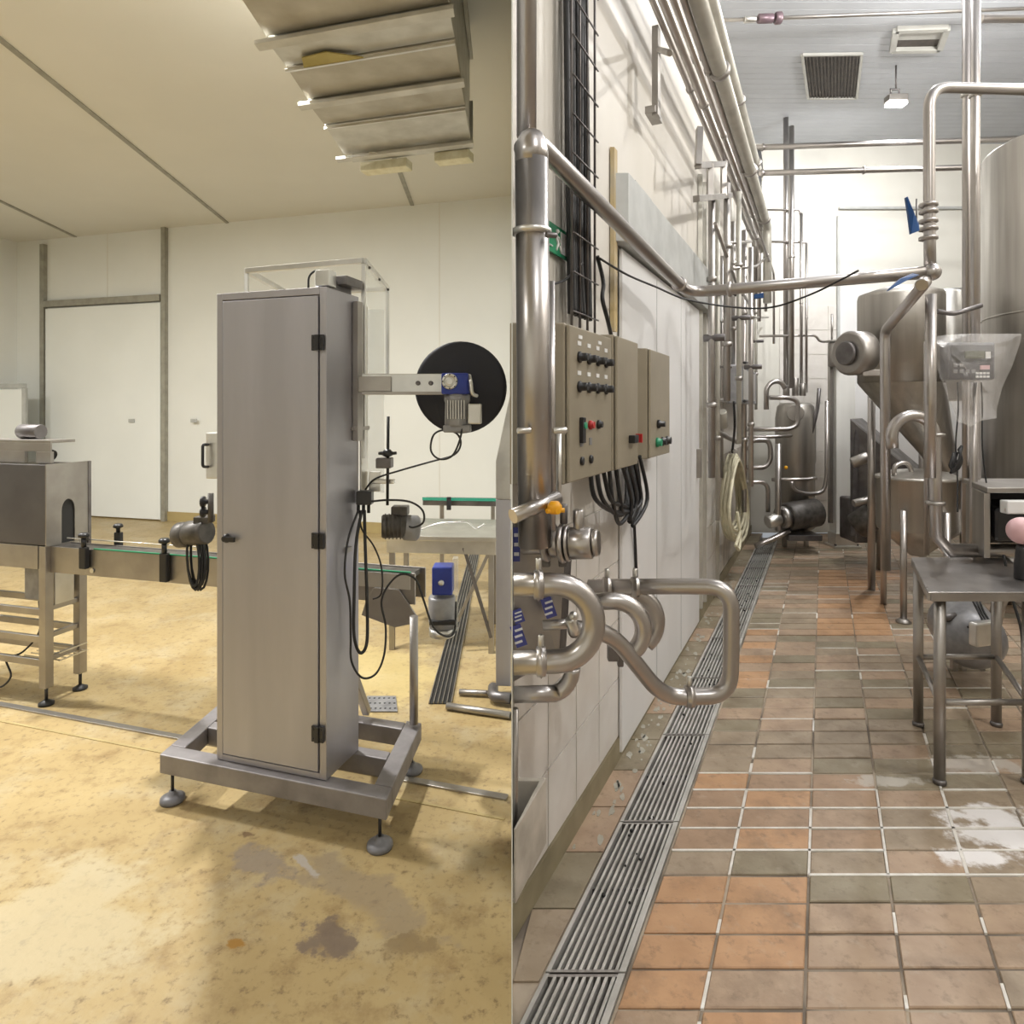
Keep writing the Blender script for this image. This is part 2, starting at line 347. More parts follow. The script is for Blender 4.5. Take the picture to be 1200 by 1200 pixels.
# ---- tall cabinet on its base frame
C0 = Vector((-1.122, 2.433, 0)); CU = Vector((.954, -.299, 0)).normalized(); CV = Vector((.299, .954, 0)).normalized()
def CP(u, v, z): return C0 + CU * u + CV * v + Vector((0, 0, z))
def cbox(mb, u0, u1, v0, v1, z0, z1): return mb.box(CP((u0 + u1) / 2, (v0 + v1) / 2, (z0 + z1) / 2), (u1 - u0, v1 - v0, z1 - z0), CU)
cab = thing('steel_cabinet', CP(.24, .11, 0), 'tall brushed steel machine cabinet standing on a low framed base with disc feet', 'cabinet')
ZT, ZC, CWd, CD = .192, 1.96, .48, .22
mb = MB(); cbox(mb, 0, CWd, .012, CD, ZT, ZC); mb.build('body', steel_cab, cab, .003)
mb = MB(); cbox(mb, 0, .026, 0, .014, ZT, ZC); cbox(mb, .452, CWd, 0, .014, ZT, ZC); cbox(mb, .026, .452, 0, .014, ZC - .026, ZC); cbox(mb, .026, .452, 0, .014, ZT, ZT + .022)
mb.build('front_frame', steel_cab, cab, .0015)
d_ = cbox(MB(), .031, .447, -.004, .008, ZT + .027, ZC - .031).build('door', steel_door, cab, .002)
for z in (1.76, 1.05, .358):
    h = cbox(MB(), .425, .474, -.012, -.003, z - .028, z + .028); cbox(h, .441, .457, -.018, -.01, z - .028, z + .028)
    for du in (.432, .466):
        for dz in (-.017, .017): h.lathe(CP(du, -.0115, z + dz), -CV, [(.005, 0), (.004, .0025)], 8)
    h.build('hinge', blackp, d_, .0012)
h = MB(); h.lathe(CP(.052, -.004, 1.035), -CV, [(.017, 0), (.017, .008), (.011, .012), (.011, .02)], 16); h.box(CP(.075, -.022, 1.035), (.05, .01, .018), CU); h.build('latch', blackp, d_, .001)
# base frame
fm = steel_base
footm = mat('foot_rubber_grey', (.20, .20, .22), (.14, .14, .15), .45, .2, 20)
FLc, FRc, BRc = Vector((-1.36, 2.469, 0)), Vector((-.428, 2.183, 0)), Vector((-.384, 2.718, 0)); fu = (FRc - FLc).normalized(); fs = BRc - FRc; fsu = fs.normalized()
ZF0, ZF1 = .117, .19
def fbeam(name, a, b, wv):
    return MB().prism([(p.x, p.y) for p in (a, b, b + wv, a + wv)], ZF0, ZF1).build(name, fm, cab, .004)
fw = .07
fbeam('base_beam', FLc, FRc, fsu * fw)
fbeam('base_beam', FLc + fsu * (fw + .001), FLc + fsu * (fs.length), fu * fw)
fbeam('base_beam', FRc - fu * fw + fsu * (fw + .001), FRc - fu * fw + fsu * fs.length, fu * fw)
fbeam('base_beam', FLc + fu * (fw + .001) + fsu * .46, FRc - fu * (fw + .001) + fsu * .46, fsu * .06)
fbeam('base_beam', FLc + fu * (fw + .001) + fsu * .23, FRc - fu * (fw + .001) + fsu * .23, fsu * .055)
for p in (FLc + fu * .04 + fsu * .03, FRc - fu * .035 + fsu * .03, BRc - fu * .035 - fsu * .04, FLc + fu * .04 + fs - fsu * .04):
    MB().cyl(p + Vector((0, 0, .03)), p + Vector((0, 0, .12)), .006).build('foot_rod', blackp, cab)
    MB().lathe(p, (0, 0, 1), [(.044, 0), (.046, .006), (.044, .016), (.03, .024), (.013, .03), (.013, .04)], 24).build('foot_disc', footm, cab)
# side fittings of the cabinet
cbox(MB(), CWd + .002, CWd + .026, CD - .05, CD - .015, 1.40, 1.935).build('side_plate', steel_dull, cab, .002)
cbox(MB(), CWd + .003, CWd + .012, CD + .0, CD + .05, 1.2, 1.93).build('side_plate', alu, cab, .002)
cbox(MB(), CWd + .001, CWd + .008, CD * .55, CD - .06, .98, 1.0).build('bracket_bar', steel_dull, cab, .002)
cbox(MB(), CWd + .001, CWd + .02, CD - .06, CD + .05, 1.44, 1.455).build('bracket_bar', steel_dull, cab, .002)
mb = MB(); p = V(345, 345, 2.56)
# drive on top
g = MB(); a = V(372, 332, 2.5); cbox(g, .40, .46, .06, .2, 1.96, 2.0); cbox(g, .43, .50, .10, .22, 1.985, 2.02); g.build('top_drive', steel_dark, cab, .003)
g = MB(); cbox(g, .41, .47, .03, .08, 1.97, 2.03); g.build('top_block', alu_white, cab, .003)
g = MB(); c = CP(.37, .05, 1.965); g.tube([c, c + Vector((0, 0, .05)), c + Vector((.03, 0, .075)), c + Vector((.07, 0, .05))], .004, 8, .03); g.build('hose_tail', black, cab)
# guard frame over the cabinet
gf = thing('guard_frame', (-.85, 2.9, 1.3), 'aluminium framed clear guard standing up behind the top of the steel cabinet', 'guard')
G = [Vector((-1.12, 2.70, 0)), Vector((-.583, 2.515, 0)), Vector((-.603, 3.10, 0)), Vector((-1.13, 3.27, 0))]
ZG = 2.105
def bar(mb, a, b, t=.02):
    d = Vector(b) - Vector(a); up = Vector((0, 0, 1)) if abs(d.normalized().z) < .9 else Vector((1, 0, 0))
    return mb.box((Vector(a) + Vector(b)) / 2, (d.length, t, t), d, up)
zz = Vector((0, 0, 1))
for i in range(4):
    a, b = G[i], G[(i + 1) % 4]; bar(MB(), a + zz * ZG, b + zz * ZG, .022).build('top_rail', alu_white, gf, .002)
for i, z0 in enumerate((1.3, 1.33, 1.62, 1.3)):
    bar(MB(), G[i] + zz * z0, G[i] + zz * (ZG - .012), .016).build('post', alu_white, gf, .002)
MB().hexa([G[1] + Vector((.003, .02, 1.62)), G[1] + Vector((.006, .02, 1.62)), G[2] + Vector((.006, -.02, 1.62)), G[2] + Vector((.003, -.02, 1.62)),
           G[1] + Vector((.003, .02, 2.09)), G[1] + Vector((.006, .02, 2.09)), G[2] + Vector((.006, -.02, 2.09)), G[2] + Vector((.003, -.02, 2.09))]).build('clear_panel', glassm, gf)
a = V(424, 420, 2.6); MB().box(V(438, 470, 2.62), (.085, .004, .75), (1, 0, 0)).build('clear_panel', glassm, gf)
for i in (.1, .5, .9):
    p = G[1].lerp(G[2], i) + zz * (ZG - .015); MB().sphere(p + Vector((.012, 0, 0)), .006, 8, 6).build('bolt', darkm, gf)

# ---- reel arm, reel and drive
arm = cab
Ya = 2.44
def quad(mb, x0, y0, x1, y1, Y, th):              # block whose front face covers an image rectangle at distance Y
    a = V(x0, y0, Y); b = V(x1, y1, Y)
    return mb.box(((a.x + b.x) / 2, Y + th / 2, (a.z + b.z) / 2), (abs(b.x - a.x), th, abs(a.z - b.z)))
quad(MB(), 424, 438, 520, 461, Ya, .012).build('arm_plate', alu_white, arm, .002)
quad(MB(), 424, 459, 520, 462.5, Ya - .02, .03).build('arm_flange', steel_dull, arm, .001)
quad(MB(), 420, 441, 458, 459, Ya - .012, .011).build('clamp_plate', steel_dull, arm, .002)
for px in (443, 451, 490, 505):
    p = V(px, 449, Ya - .001); MB().lathe(p, (0, -1, 0), [(.009, 0), (.009, .006), (.004, .009)], 10).build('bolt', steel_dark, arm)
c = V(540, 454, 2.60)
reel = thing('film_reel', c - zz * .187, 'large black reel disc behind the blue gearbox', 'reel')
MB().lathe(c, (0, 1, 0), [(.03, -.012), (.17, -.012), (.186, -.008), (.187, 0), (.187, .01), (.17, .014), (.03, .014)], 48).build('disc', reelm, reel)
MB().cyl(c + Vector((0, -.05, 0)), c + Vector((0, .03, 0)), .03).build('hub', darkm, reel)
gm = thing('reel_gearmotor', V(535, 508, 2.45), 'grey motor with blue gearbox in front of the black reel', 'motor')
g = MB(); quad(g, 517, 437, 549, 462, 2.40, .10); g.build('gearbox', blue, gm, .006)
g = MB(); g.lathe(V(527, 447, 2.40), (0, -1, 0), [(.03, 0), (.03, .006), (.021, .008), (.021, .004), (.012, .004), (.012, .009)], 20); g.build('bore_ring', alu, gm)
for i in range(8):
    q_ = i * math.pi / 4; p = V(527, 447, 2.394) + Vector((math.cos(q_) * .026, 0, math.sin(q_) * .026)); MB().lathe(p, (0, -1, 0), [(.003, 0), (.003, .003)], 6).build('bolt', black, gm)
g = MB(); a = V(536, 462, 2.45); b = V(535, 500, 2.45); g.lathe(b, a - b, [(.044, 0), (.046, .01), (.046, .09), (.05, .1), (.05, (a - b).length)], 20); g.build('motor_body', greym, gm)
for i in range(7):
    p = V(524.5 + i * 3.2, 480, 2.40); MB().box((p.x, 2.401 + .004 * abs(i - 3), p.z), (.003, .012, .07)).build('cooling_fin', alu, gm)
g = MB(); quad(g, 519, 498, 551, 507, 2.41, .08); g.build('fan_cover', greym, gm, .006)
g = MB(); quad(g, 548, 473, 564, 497, 2.42, .06); g.build('terminal_box', alu, gm, .005)
g = MB(); g.tube([V(550, 440, 2.42), V(552, 450, 2.38), V(553, 462, 2.38), V(559, 464, 2.40)], .007, 8, .02); g.build('lever', alu, gm)
def cable(name, pts, r, m, label, cat='cable', group=None, seg=8):
    # smooth path through the points (Catmull-Rom)
    P = [Vector(p) for p in pts]; Q = []
    for i in range(len(P) - 1):
        p0 = P[max(i - 1, 0)]; p1 = P[i]; p2 = P[i + 1]; p3 = P[min(i + 2, len(P) - 1)]
        for k in range(6):
            t = k / 6; Q.append(.5 * ((2 * p1) + (p2 - p0) * t + (2 * p0 - 5 * p1 + 4 * p2 - p3) * t * t + (3 * p1 - p0 - 3 * p2 + p3) * t ** 3))
    Q.append(P[-1]); return MB().tube(Q, r, seg).build(name, m, None, 0, label, cat, group)
cable('looped_cable', [V(542, 497, 2.42), V(539, 515, 2.40), V(530, 534, 2.39), V(515, 538, 2.40), V(505, 528, 2.41), V(508, 510, 2.42), V(520, 504, 2.42), V(535, 508, 2.43), V(540, 520, 2.44), V(532, 533, 2.45), V(505, 541, 2.46), V(470, 551, 2.48), V(440, 561, 2.5), V(428, 574, 2.5)], .0038, black, 'thin black cable looped under the grey reel motor')
# threaded rod with star knob
rk = thing('adjusting_rod', V(454, 590, 2.5), 'upright black adjusting rod with star knob beside the cabinet', 'rod')
MB().cyl(V(454, 592, 2.5), V(455, 488, 2.5), .0058).build('rod', black, rk)
g = MB(); c = V(454, 532, 2.5); g.lathe(c - zz * .012, (0, 0, 1), [(.008, 0), (.02, .006), (.02, .02), (.012, .03)], 14)
for i in range(5): a = i * 1.257; g.cyl(c, c + Vector((math.cos(a) * .036, math.sin(a) * .036, .004)), .007, .006, 8)
g.build('star_knob', blackp, rk)
g = MB(); quad(g, 440, 537, 458, 549, 2.48, .06); g.build('clamp_block', steel_dark, rk, .004)
g = MB(); quad(g, 432, 553, 446, 576, 2.52, .03); quad(g, 436, 562, 462, 567, 2.515, .03); g.build('slide_bracket', alu, rk, .003)
# connector block + cables
cb = thing('cable_junction', V(426, 592, 2.46), 'black junction block with cables hanging at the cabinet side', 'connector')
g = MB(); quad(g, 417, 576, 435, 592, 2.44, .05); g.build('block', blackp, cb, .004)
for px in (420, 426, 432): MB().cyl(V(px, 592, 2.46), V(px, 601, 2.46), .0065).build('gland', black, cb)
cable('hanging_cable', [V(420, 598, 2.43), V(408, 632, 2.38), V(404, 672, 2.36), V(410, 705, 2.38), V(411, 745, 2.385), V(412, 775, 2.39), V(424, 794, 2.41), V(440, 790, 2.42), V(450, 768, 2.43), V(452, 735, 2.45), V(447, 706, 2.47), V(455, 686, 2.48), V(470, 673, 2.48), V(487, 679, 2.5), V(496, 702, 2.5), V(508, 735, 2.5), V(524, 746, 2.55), V(533, 738, 2.6), V(534, 705, 2.62)], .0042, black, 'long black cable looping from the junction block down to the blue geared motor')
cable('hanging_cable', [V(424, 598, 2.44), V(417, 640, 2.41), V(415, 700, 2.395), V(415, 745, 2.395), V(422, 765, 2.42), V(430, 752, 2.43), V(430, 700, 2.44), V(428, 640, 2.45), V(427, 598, 2.45)], .0062, black, 'thick black cable doubled in a narrow loop beside the cabinet')
cable('hanging_cable', [V(421, 598, 2.47), V(424, 620, 2.48), V(438, 640, 2.49), V(447, 665, 2.5), V(447, 695, 2.5), V(437, 702, 2.5)], .0035, black, 'short black cable running behind the doubled cable to the beam')
cable('hanging_cable', [V(432, 588, 2.45), V(455, 586, 2.44), V(480, 588, 2.42), V(495, 598, 2.42), V(496, 612, 2.44), V(484, 618, 2.47), V(474, 614, 2.5)], .004, black, 'black cable arching over to the dark motor')
# dark motor at right of the cabinet
dm = thing('dark_motor', V(468, 632, 2.55), 'dark greasy electric motor lying at the cabinet right side', 'motor')
MB().drum(V(447, 617, 2.5), V(476, 616, 2.52), .046, .006).build('motor_body', darkm, dm)
MB().drum(V(472, 618, 2.52), V(491, 619, 2.54), .05, .008).build('fan_cover', greym, dm)
g = MB(); quad(g, 458, 594, 477, 605, 2.50, .06); g.build('terminal_box', darkm, dm, .004)
for i in range(5): MB().lathe(V(451 + i * 4.4, 617, 2.5 + i * .003), V(476, 616, 2.52) - V(447, 617, 2.5), [(.046, 0), (.05, 0), (.05, .004), (.046, .004)], 20).build('cooling_fin', darkm, dm)

# ---- conveyor running behind the cabinet
cd = Vector((.963, -.27, 0)).normalized(); cn = Vector((.27, .963, 0)).normalized(); A0 = Vector((-2.39, 3.30, 0))
def KP(t, v, z): return A0 + cd * t + cn * v + zz * z
cv = thing('belt_conveyor', KP(1.0, .06, 0), 'narrow steel conveyor passing behind the tall cabinet with black clamps', 'conveyor')
def kbox(mb, t0, t1, v0, v1, z0, z1): return mb.box(KP((t0 + t1) / 2, (v0 + v1) / 2, (z0 + z1) / 2), (t1 - t0, v1 - v0, z1 - z0), cd)
kbox(MB(), -.02, 2.05, 0, .008, .682, .816).build('side_plate', steel_dull, cv, .002)
kbox(MB(), -.02, 2.05, .11, .118, .682, .816).build('side_plate', steel_dull, cv, .002)
kbox(MB(), -.02, 2.03, .012, .106, .79, .812).build('belt', darkm, cv, .002)
kbox(MB(), .3, 2.03, -.004, .004, .817, .822).build('guide_strip', greenb, cv)
kbox(MB(), 1.78, 2.03, -.006, -.001, .745, .812).build('cover_plate', alu, cv, .002)
g = MB(); g.extr([KP(1.86, -.012, .745), KP(1.98, -.012, .745), KP(2.06, -.012, .64), KP(2.03, -.012, .6), KP(1.96, -.012, .58), KP(1.80, -.012, .62), KP(1.82, -.012, .68)], cn * .01); g.build('support_plate', steel_dull, cv, .002)
MB().cyl(V(485, 848, 2.68) , V(485, 722, 2.68), .018).build('leg', steel_dull, cv)
for px, w_, z0 in ((102, .04, .72), (196, .04, .69)):
    p = V(px, 640, 3.1); k = (px - 600) / 750.; t = (k * 3.3 + 2.39) / (.963 + .27 * k)
    g = MB(); kbox(g, t - .022, t + .022, -.03, -.003, z0, .83); g.build('clamp_bracket', blackp, cv, .006)
    MB().cyl(KP(t, -.018, .83), KP(t, -.018, .875), .012).build('clamp_rod', blackp, cv)
    MB().lathe(KP(t, -.018, .875), (0, 0, 1), [(.012, 0), (.026, .006), (.026, .018), (.018, .026)], 14).build('knob', blackp, cv)
t = .31; g = MB(); kbox(g, t - .02, t + .02, .12, .145, .8, .88); g.build('clamp_bracket', blackp, cv, .005)
MB().lathe(KP(t, .13, .88), (0, 0, 1), [(.01, 0), (.01, .02), (.024, .026), (.024, .036), (.016, .044)], 14).build('knob', blackp, cv)
MB().cyl(KP(.14, -.012, .868), KP(1.0, -.012, .868), .003).build('guide_rod', alu, cv)
MB().lathe(KP(.29, -.002, .71), -cn, [(.012, 0), (.012, .005)], 10).build('bolt', alu_white, cv)
# motor, knobs and cable coil at the left edge of the cabinet
lm = thing('conveyor_motor', KP(.9, .0, .8), 'dark motor with fan cowl on the conveyor left of the cabinet', 'motor')
MB().drum(V(209, 627, 2.85), V(222, 626, 2.83), .056, .008).build('fan_cover', darkm, lm)
MB().drum(V(220, 625, 2.83), V(243, 623, 2.80), .054, .006).build('motor_body', darkm, lm)
g = MB(); quad(g, 226, 606, 244, 614, 2.78, .07); g.build('terminal_box', darkm, lm, .004)
for i, (px, py) in enumerate(((246, 588), (246, 600))): MB().lathe(V(px, py, 2.75), (-1, 0, 0), [(.01, 0), (.01, .02), (.024, .024), (.024, .034)], 12).build('knob', blackp, lm)
MB().cyl(V(247, 612, 2.75), V(247, 578, 2.75), .012).build('spindle', darkm, lm)
coil = thing('cable_coil', V(230, 692, 2.80), 'black cable coiled and hung on the conveyor left of the cabinet', 'cable')
for i in range(6):
    cx = 230 + (i - 2.5) * 1.5; pts = []
    for k in range(16):
        a = 2 * math.pi * k / 16; pts.append(V(cx + math.cos(a) * (7 + i % 3 * 1.6) + .25 * 30 * math.sin(a) * .2, 655 + math.sin(a) * (32 + i % 2 * 4), 2.80 + .01 * i))
    MB().tube(pts, .0055, 6, closed=True).build('cable_loop', black, coil)
hb = thing('control_box', V(243, 560, 2.62), 'small grey box with black pull handle peeking out left of the cabinet', 'box')
g = MB(); quad(g, 241, 507, 256, 561, 2.62, .1); g.build('case', alu, hb, .004)
MB().tube([V(244, 521, 2.61), V(237.5, 521, 2.58), V(237.5, 547, 2.58), V(244, 547, 2.61)], .006, 8, .012).build('handle', blackp, hb)
bg = thing('conveyor_gearmotor', V(518, 745, 2.62), 'upright motor with blue gearbox at the conveyor end, below the reel', 'motor')
g = MB(); quad(g, 506, 665, 530, 698, 2.58, .09); g.build('gearbox', blue, bg, .006)
g = MB(); g.lathe(V(518, 698, 2.62), (0, 0, -1), [(.052, 0), (.055, .01), (.055, .10), (.05, .13)], 20); g.build('motor_body', greym, bg)
g = MB(); g.lathe(V(518, 735, 2.62), (0, 0, -1), [(.053, 0), (.053, .03), (.045, .036)], 20); g.build('fan_cover', alu, bg)
g = MB(); quad(g, 530, 655, 536, 740, 2.62, .05); g.build('guard_plate', glassm, bg)
g = MB(); g.lathe(V(517, 683, 2.58), (0, -1, 0), [(.012, 0), (.012, .004), (.005, .006)], 12); g.build('bolt', alu_white, bg)
quad(MB(), 503, 728, 534, 733, 2.56, .02).build('band', black, bg, .002)

# ---- tunnel machine at the left
tm = thing('shrink_tunnel', (-2.7, 3.45, 0), 'steel tunnel machine with arched opening on a legged frame at the left', 'machine')
T0 = Vector((-2.405, 3.276, 0))
def TP(t, v, z): return T0 - cd * t + cn * v + zz * z
def tbox(mb, t0, t1, v0, v1, z0, z1): return mb.box(TP((t0 + t1) / 2, (v0 + v1) / 2, (z0 + z1) / 2), (t1 - t0, v1 - v0, z1 - z0), cd)
tbox(MB(), -.02, .95, .012, .222, .825, 1.232).build('housing', steel_dark, tm, .003)
tbox(MB(), -.018, .93, 0, .011, .825, 1.236).build('front_panel', mat('dark_front_steel', (.12, .115, .12), (.09, .085, .09), .45, .5, 4, bump=.05), tm, .002)
# end plate with arch
pts = [( -.002, .82), (-.002, 1.24), (.24, 1.24), (.24, .82), (.155, .82)]
arch = [(.155, .98)] + [(.118 + .037 * math.cos(a), .99 + .06 * math.sin(a)) for a in [math.pi * i / 10 for i in range(11)]] + [(.081, .98), (.081, .82)]
g = MB(); g.extr([TP(-.022, v, z) for v, z in (pts + arch)], cd * .008); g.build('end_plate', steel_dull, tm)
g = MB(); g.extr([TP(-.0205, v, z) for v, z in [(.155, .822)] + arch[:-1] + [(.081, .822)]], cd * .0015); g.build('black_opening', black, tm)  # flat black sheet filling the arch opening
tbox(MB(), -.034, -.02, .232, .25, .70, 1.24).build('corner_post', steel_dark, tm, .002)
for t, v in ((0, 0), (0.0, .19), (.75, 0), (.75, .19)):
    tbox(MB(), t - .022, t + .024, v, v + .045, .09, .82).build('leg', steel_dull, tm, .003)
    p = TP(t, v + .022, 0); MB().cyl(p + zz * .02, p + zz * .1, .008).build('foot_rod', blackp, tm); MB().lathe(p, (0, 0, 1), [(.036, 0), (.036, .012), (.018, .022), (.012, .026)], 18).build('foot_disc', black, tm)
tbox(MB(), .03, .95, .0, .012, .70, .82).build('skirt_panel', steel_dull, tm, .002)
tbox(MB(), -.02, .72, .046, .2, .74, .82).build('frame_top', steel_dull, tm, .002)
tbox(MB(), .06, .20, .06, .16, .52, .72).build('control_case', greym, tm, .004)
tbox(MB(), -.01, .02, .06, .17, .50, .70).build('control_case', alu, tm, .004)
for z in (.46, .32, .20):
    for v in (.004, .2):
        tbox(MB(), .026, .75, v, v + .02, z, z + .035).build('rail', steel_dull, tm, .002)
    tbox(MB(), -.01, .014, .046, .19, z + .02, z + .045).build('rail', steel_dull, tm, .002)
g = MB()
for i in range(5): bar(g, TP(-.05, .06 + i * .035, .22), TP(.2, .06 + i * .035, .22), .005)
bar(g, TP(-.05, .05, .22), TP(-.05, .21, .22), .006); bar(g, TP(-.05, .05, .26), TP(-.05, .21, .26), .006); g.build('wire_rack', alu, tm)
tt = thing('feed_tray', TP(.3, .1, 1.24), 'open steel feed unit resting on top of the tunnel machine', 'machine')
tbox(MB(), .02, .85, .06, .2, 1.345, 1.36).build('top_plate', steel_dull, tt, .002)
tbox(MB(), .02, .85, .06, .07, 1.30, 1.345).build('front_lip', steel_dull, tt, .002)
tbox(MB(), .02, .12, .06, .08, 1.24, 1.30).build('support', steel_dull, tt, .002); tbox(MB(), .2, .85, .06, .08, 1.24, 1.30).build('support', steel_dull, tt, .002)
MB().drum(TP(.13, .16, 1.27), TP(.2, .16, 1.29), .03, .004).build('roller', black, tt)
MB().drum(TP(.2, .15, 1.40), TP(.34, .15, 1.40), .04, .004).build('drum', steel_dark, tt)
cable('floor_cable', [TP(.15, .1, .5), TP(.12, .08, .35), TP(.2, .05, .24), TP(.3, .04, .2), TP(.24, .02, .12), TP(.3, .0, .06), TP(.5, .05, .03)], .005, black, 'black cable dangling inside the legs of the tunnel machine')
# white framed screen behind the tunnel
sc = thing('framed_screen', B(14, 600, .5), 'white board in a grey frame standing by the far left corner', 'screen')
a, b = B(-40, 480, .5), B(29, 480, .5); dd = (b - a).normalized()
zt = CH + (HY - 452) / F * b.y
MB().box((a + b) / 2 + zz * (zt / 2 - CH), ((b - a).length, .03, zt - .1), dd).build('board', doorw, sc, .003)
bar(MB(), Vector((a.x, a.y, zt)), Vector((b.x, b.y, zt)), .06).build('top_rail', greyb, sc, .004)
bar(MB(), Vector((b.x, b.y, .0)), Vector((b.x, b.y, zt - .031)), .05).build('post', greyb, sc, .004); bar(MB(), Vector((a.x, a.y, .0)), Vector((a.x, a.y, zt - .031)), .05).build('post', greyb, sc, .004)

# ---- table, rear belt and post at the right of the yellow-floored room
tb = thing('work_table', V(520, 745, 4.3), 'low steel work table with braced legs behind the cabinet, right side', 'table')
def slabF(mb, x0, x1, Y0, Y1, z0, z1, k=BK):      # plan skewed with the walls
    return mb.prism([(x0, Y0 - k * (x0 - x1)), (x1, Y0), (x1, Y1), (x0, Y1 - k * (x0 - x1))], z0, z1)
slabF(MB(), -.80, -.09, 3.95, 4.6, .70, .73, .1).build('tabletop', alu, tb, .003)
slabF(MB(), -.79, -.10, 3.96, 3.98, .62, .699, .1).build('apron', alu, tb, .002)
for x, y in ((-.13, 4.0), (-.76, 4.06), (-.13, 4.55), (-.76, 4.6)): MB().box((x, y, .35), (.035, .035, .7)).build('leg', steel_dull, tb, .003)
bar(MB(), (-.30, 3.99, .66), (-.13, 3.99, .1), .02).build('brace', steel_dark, tb); bar(MB(), (-.34, 4.0, .2), (-.13, 4.0, .66), .02).build('brace', steel_dull, tb)
cable('bent_wire', [V(492, 621, 4.1), V(512, 614, 4.1), V(532, 612, 4.1), V(548, 612, 4.1), V(558, 619, 4.1), V(568, 614, 4.1)], .006, alu_white, 'shiny bent steel tube lying on the low work table', 'tube')
rb = thing('rear_belt', V(545, 640, 4.95), 'slim belt conveyor with green edge seen behind the low table', 'conveyor')
slabF(MB(), -.70, -.055, 4.95, 5.15, .77, .81, .1).build('belt_bed', steel_dark, rb, .003); slabF(MB(), -.70, -.055, 4.93, 4.949,   .812, .835, .1).build('side_guide', greeng, rb)
for x in (-.55, -.15): bar(MB(), (x, 5.03, 0), (x, 5.03, .77), .03).build('leg', steel_dull, rb)
MB().box(V(526, 590, 4.92), (.035, .02, .1)).build('clamp', blackp, rb, .004)
# row of pale tubs between
po = thing('machine_post', (-.045, 3.38, 0), 'pale steel post with round foot tube at the right edge of the yellow-floored room', 'post')
slabF(MB(), -.085, -.006, 3.35, 3.45, .07, 1.05, .1).build('column', steel_cab, po, .004)
g = MB(); g.extr([(-.085, 3.36, 1.05), (-.085, 3.36, 1.25), (-.006, 3.34, 1.62), (-.006, 3.34, 1.05)], (0, .06, 0)); g.build('slanted_cover', alu, po, .003)
MB().tube([(-.1, 3.40, .045), (-.1, 3.30, .04), (-.008, 3.28, .04)], .028, 12, .04).build('foot_tube', steel_dark, po)
MB().tube([(-.33, 3.24, .02), (-.008, 3.14, .02)], .018, 10).build('base_tube', steel_dull, po); MB().tube([(-.28, 3.40, .02), (-.1, 3.38, .02)], .016, 10).build('base_tube', steel_dull, po)
# floor drain of the yellow room
gd = thing('slot_grate', (-.37, 5, 0), 'dark slotted drain grate running away in the yellow floor', 'grate')
MB().prism([(-.43, 3.3), (-.31, 3.3), (-.345, 6.8), (-.445, 6.8)], .001, .005).build('drain_bed', black, gd)
for i in range(6):
    f = i / 5; MB().hexa([(-.43 + .115 * f, 3.3, .004), (-.425 + .115 * f, 3.3, .004), (-.44 + .095 * f, 6.8, .004), (-.445 + .095 * f, 6.8, .004), (-.43 + .115 * f, 3.3, .014), (-.425 + .115 * f, 3.3, .014), (-.44 + .095 * f, 6.8, .014), (-.445 + .095 * f, 6.8, .014)]).build('bar', steel_dull, gd)
dc = thing('drain_cover', FL(448, 826), 'small grey perforated drain cover in the floor behind the base frame', 'cover')
a, b, c, d = FL(432, 835), FL(466, 835), FL(464, 817), FL(430, 817); MB().prism([(p.x, p.y) for p in (a, b, c, d)], .001, .008).build('plate', greym, dc, .002)
for i in range(6):
    for j in range(3):
        p = a.lerp(b, (i + .5) / 6).lerp(d.lerp(c, (i + .5) / 6), (j + .5) / 3); MB().lathe(p + zz * .008, (0, 0, 1), [(.006, 0), (.006, .001)], 8).build('hole_rim', black, dc)
# diagonal strut to the base frame
bar(MB(), V(414, 790, 2.62), V(430, 835, 2.75), .03).build('strut', steel_dull, cab, .003)
# ceiling lamp housings (yellow-floored room)
for i, (p, sx, sy, e) in enumerate(LEFT_LAMPS):
    MB().box((p[0], p[1], p[2] + .06), (sx, sy, .09)).build('ceiling_lamp', alu_white, None, .004, ['flat ceiling lamp just left of the big duct', 'flat ceiling lamp above the tunnel machine', 'flat ceiling lamp by the far left wall', 'flat ceiling lamp nearest to the rear wall'][i], 'lamp', 'ceiling lamps over the yellow floor')
# ================================================================ the tiled room
YF = 7.9; X0W = -XW                               # far wall distance, aisle wall offset
def sk(x, Y): return (x + KW * Y, Y)
def skp(pts): return [sk(*p) for p in pts]
YW = XW / KW                                      # where the aisle wall meets the partition
GL, GR = -.752, -.532                             # drain grate edges in aisle coordinates
grout = mat('floor_grout', (.42, .35, .27), (.16, .13, .10), .7, 0, 2.5, (1, 1, 1), .2, 60, 0, (.42, .58))
floorB = MB()
floorB.prism([sk(GR, 1.2), sk(3.0, 1.2), sk(3.0, YF), sk(GR, YF)], -.05, -.0065)
struct(floorB, 'floor', grout)
struct(MB().prism([(0, 1.2), sk(GL, 1.56), sk(GL, YF), sk(-XW, YF), (0, YW)], -.05, -.006), 'floor', grout)
struct(MB().prism([(0, -3), (4.2, -3), (4.2, 1.2), (0, 1.2)], -.05, 0), 'floor', grout)
struct(MB().prism([sk(GL, 1.56), sk(GR, 1.2), sk(GR, YF), sk(GL, YF)], -.11, -.062), 'floor', mat('drain_silt', (.42, .38, .32), (.12, .10, .09), .7, 0, 9, bump=.3))
struct(MB().prism([sk(GL - .004, 1.56), sk(GL, 1.56), sk(GL, YF), sk(GL - .004, YF)], -.11, -.012), 'trim_8', steel_dull)
struct(MB().prism([sk(GR, 1.2), sk(GR + .004, 1.2), sk(GR + .004, YF), sk(GR, YF)], -.11, -.012), 'trim_9', steel_dull)
fl2 = bpy.data.objects['floor.001']
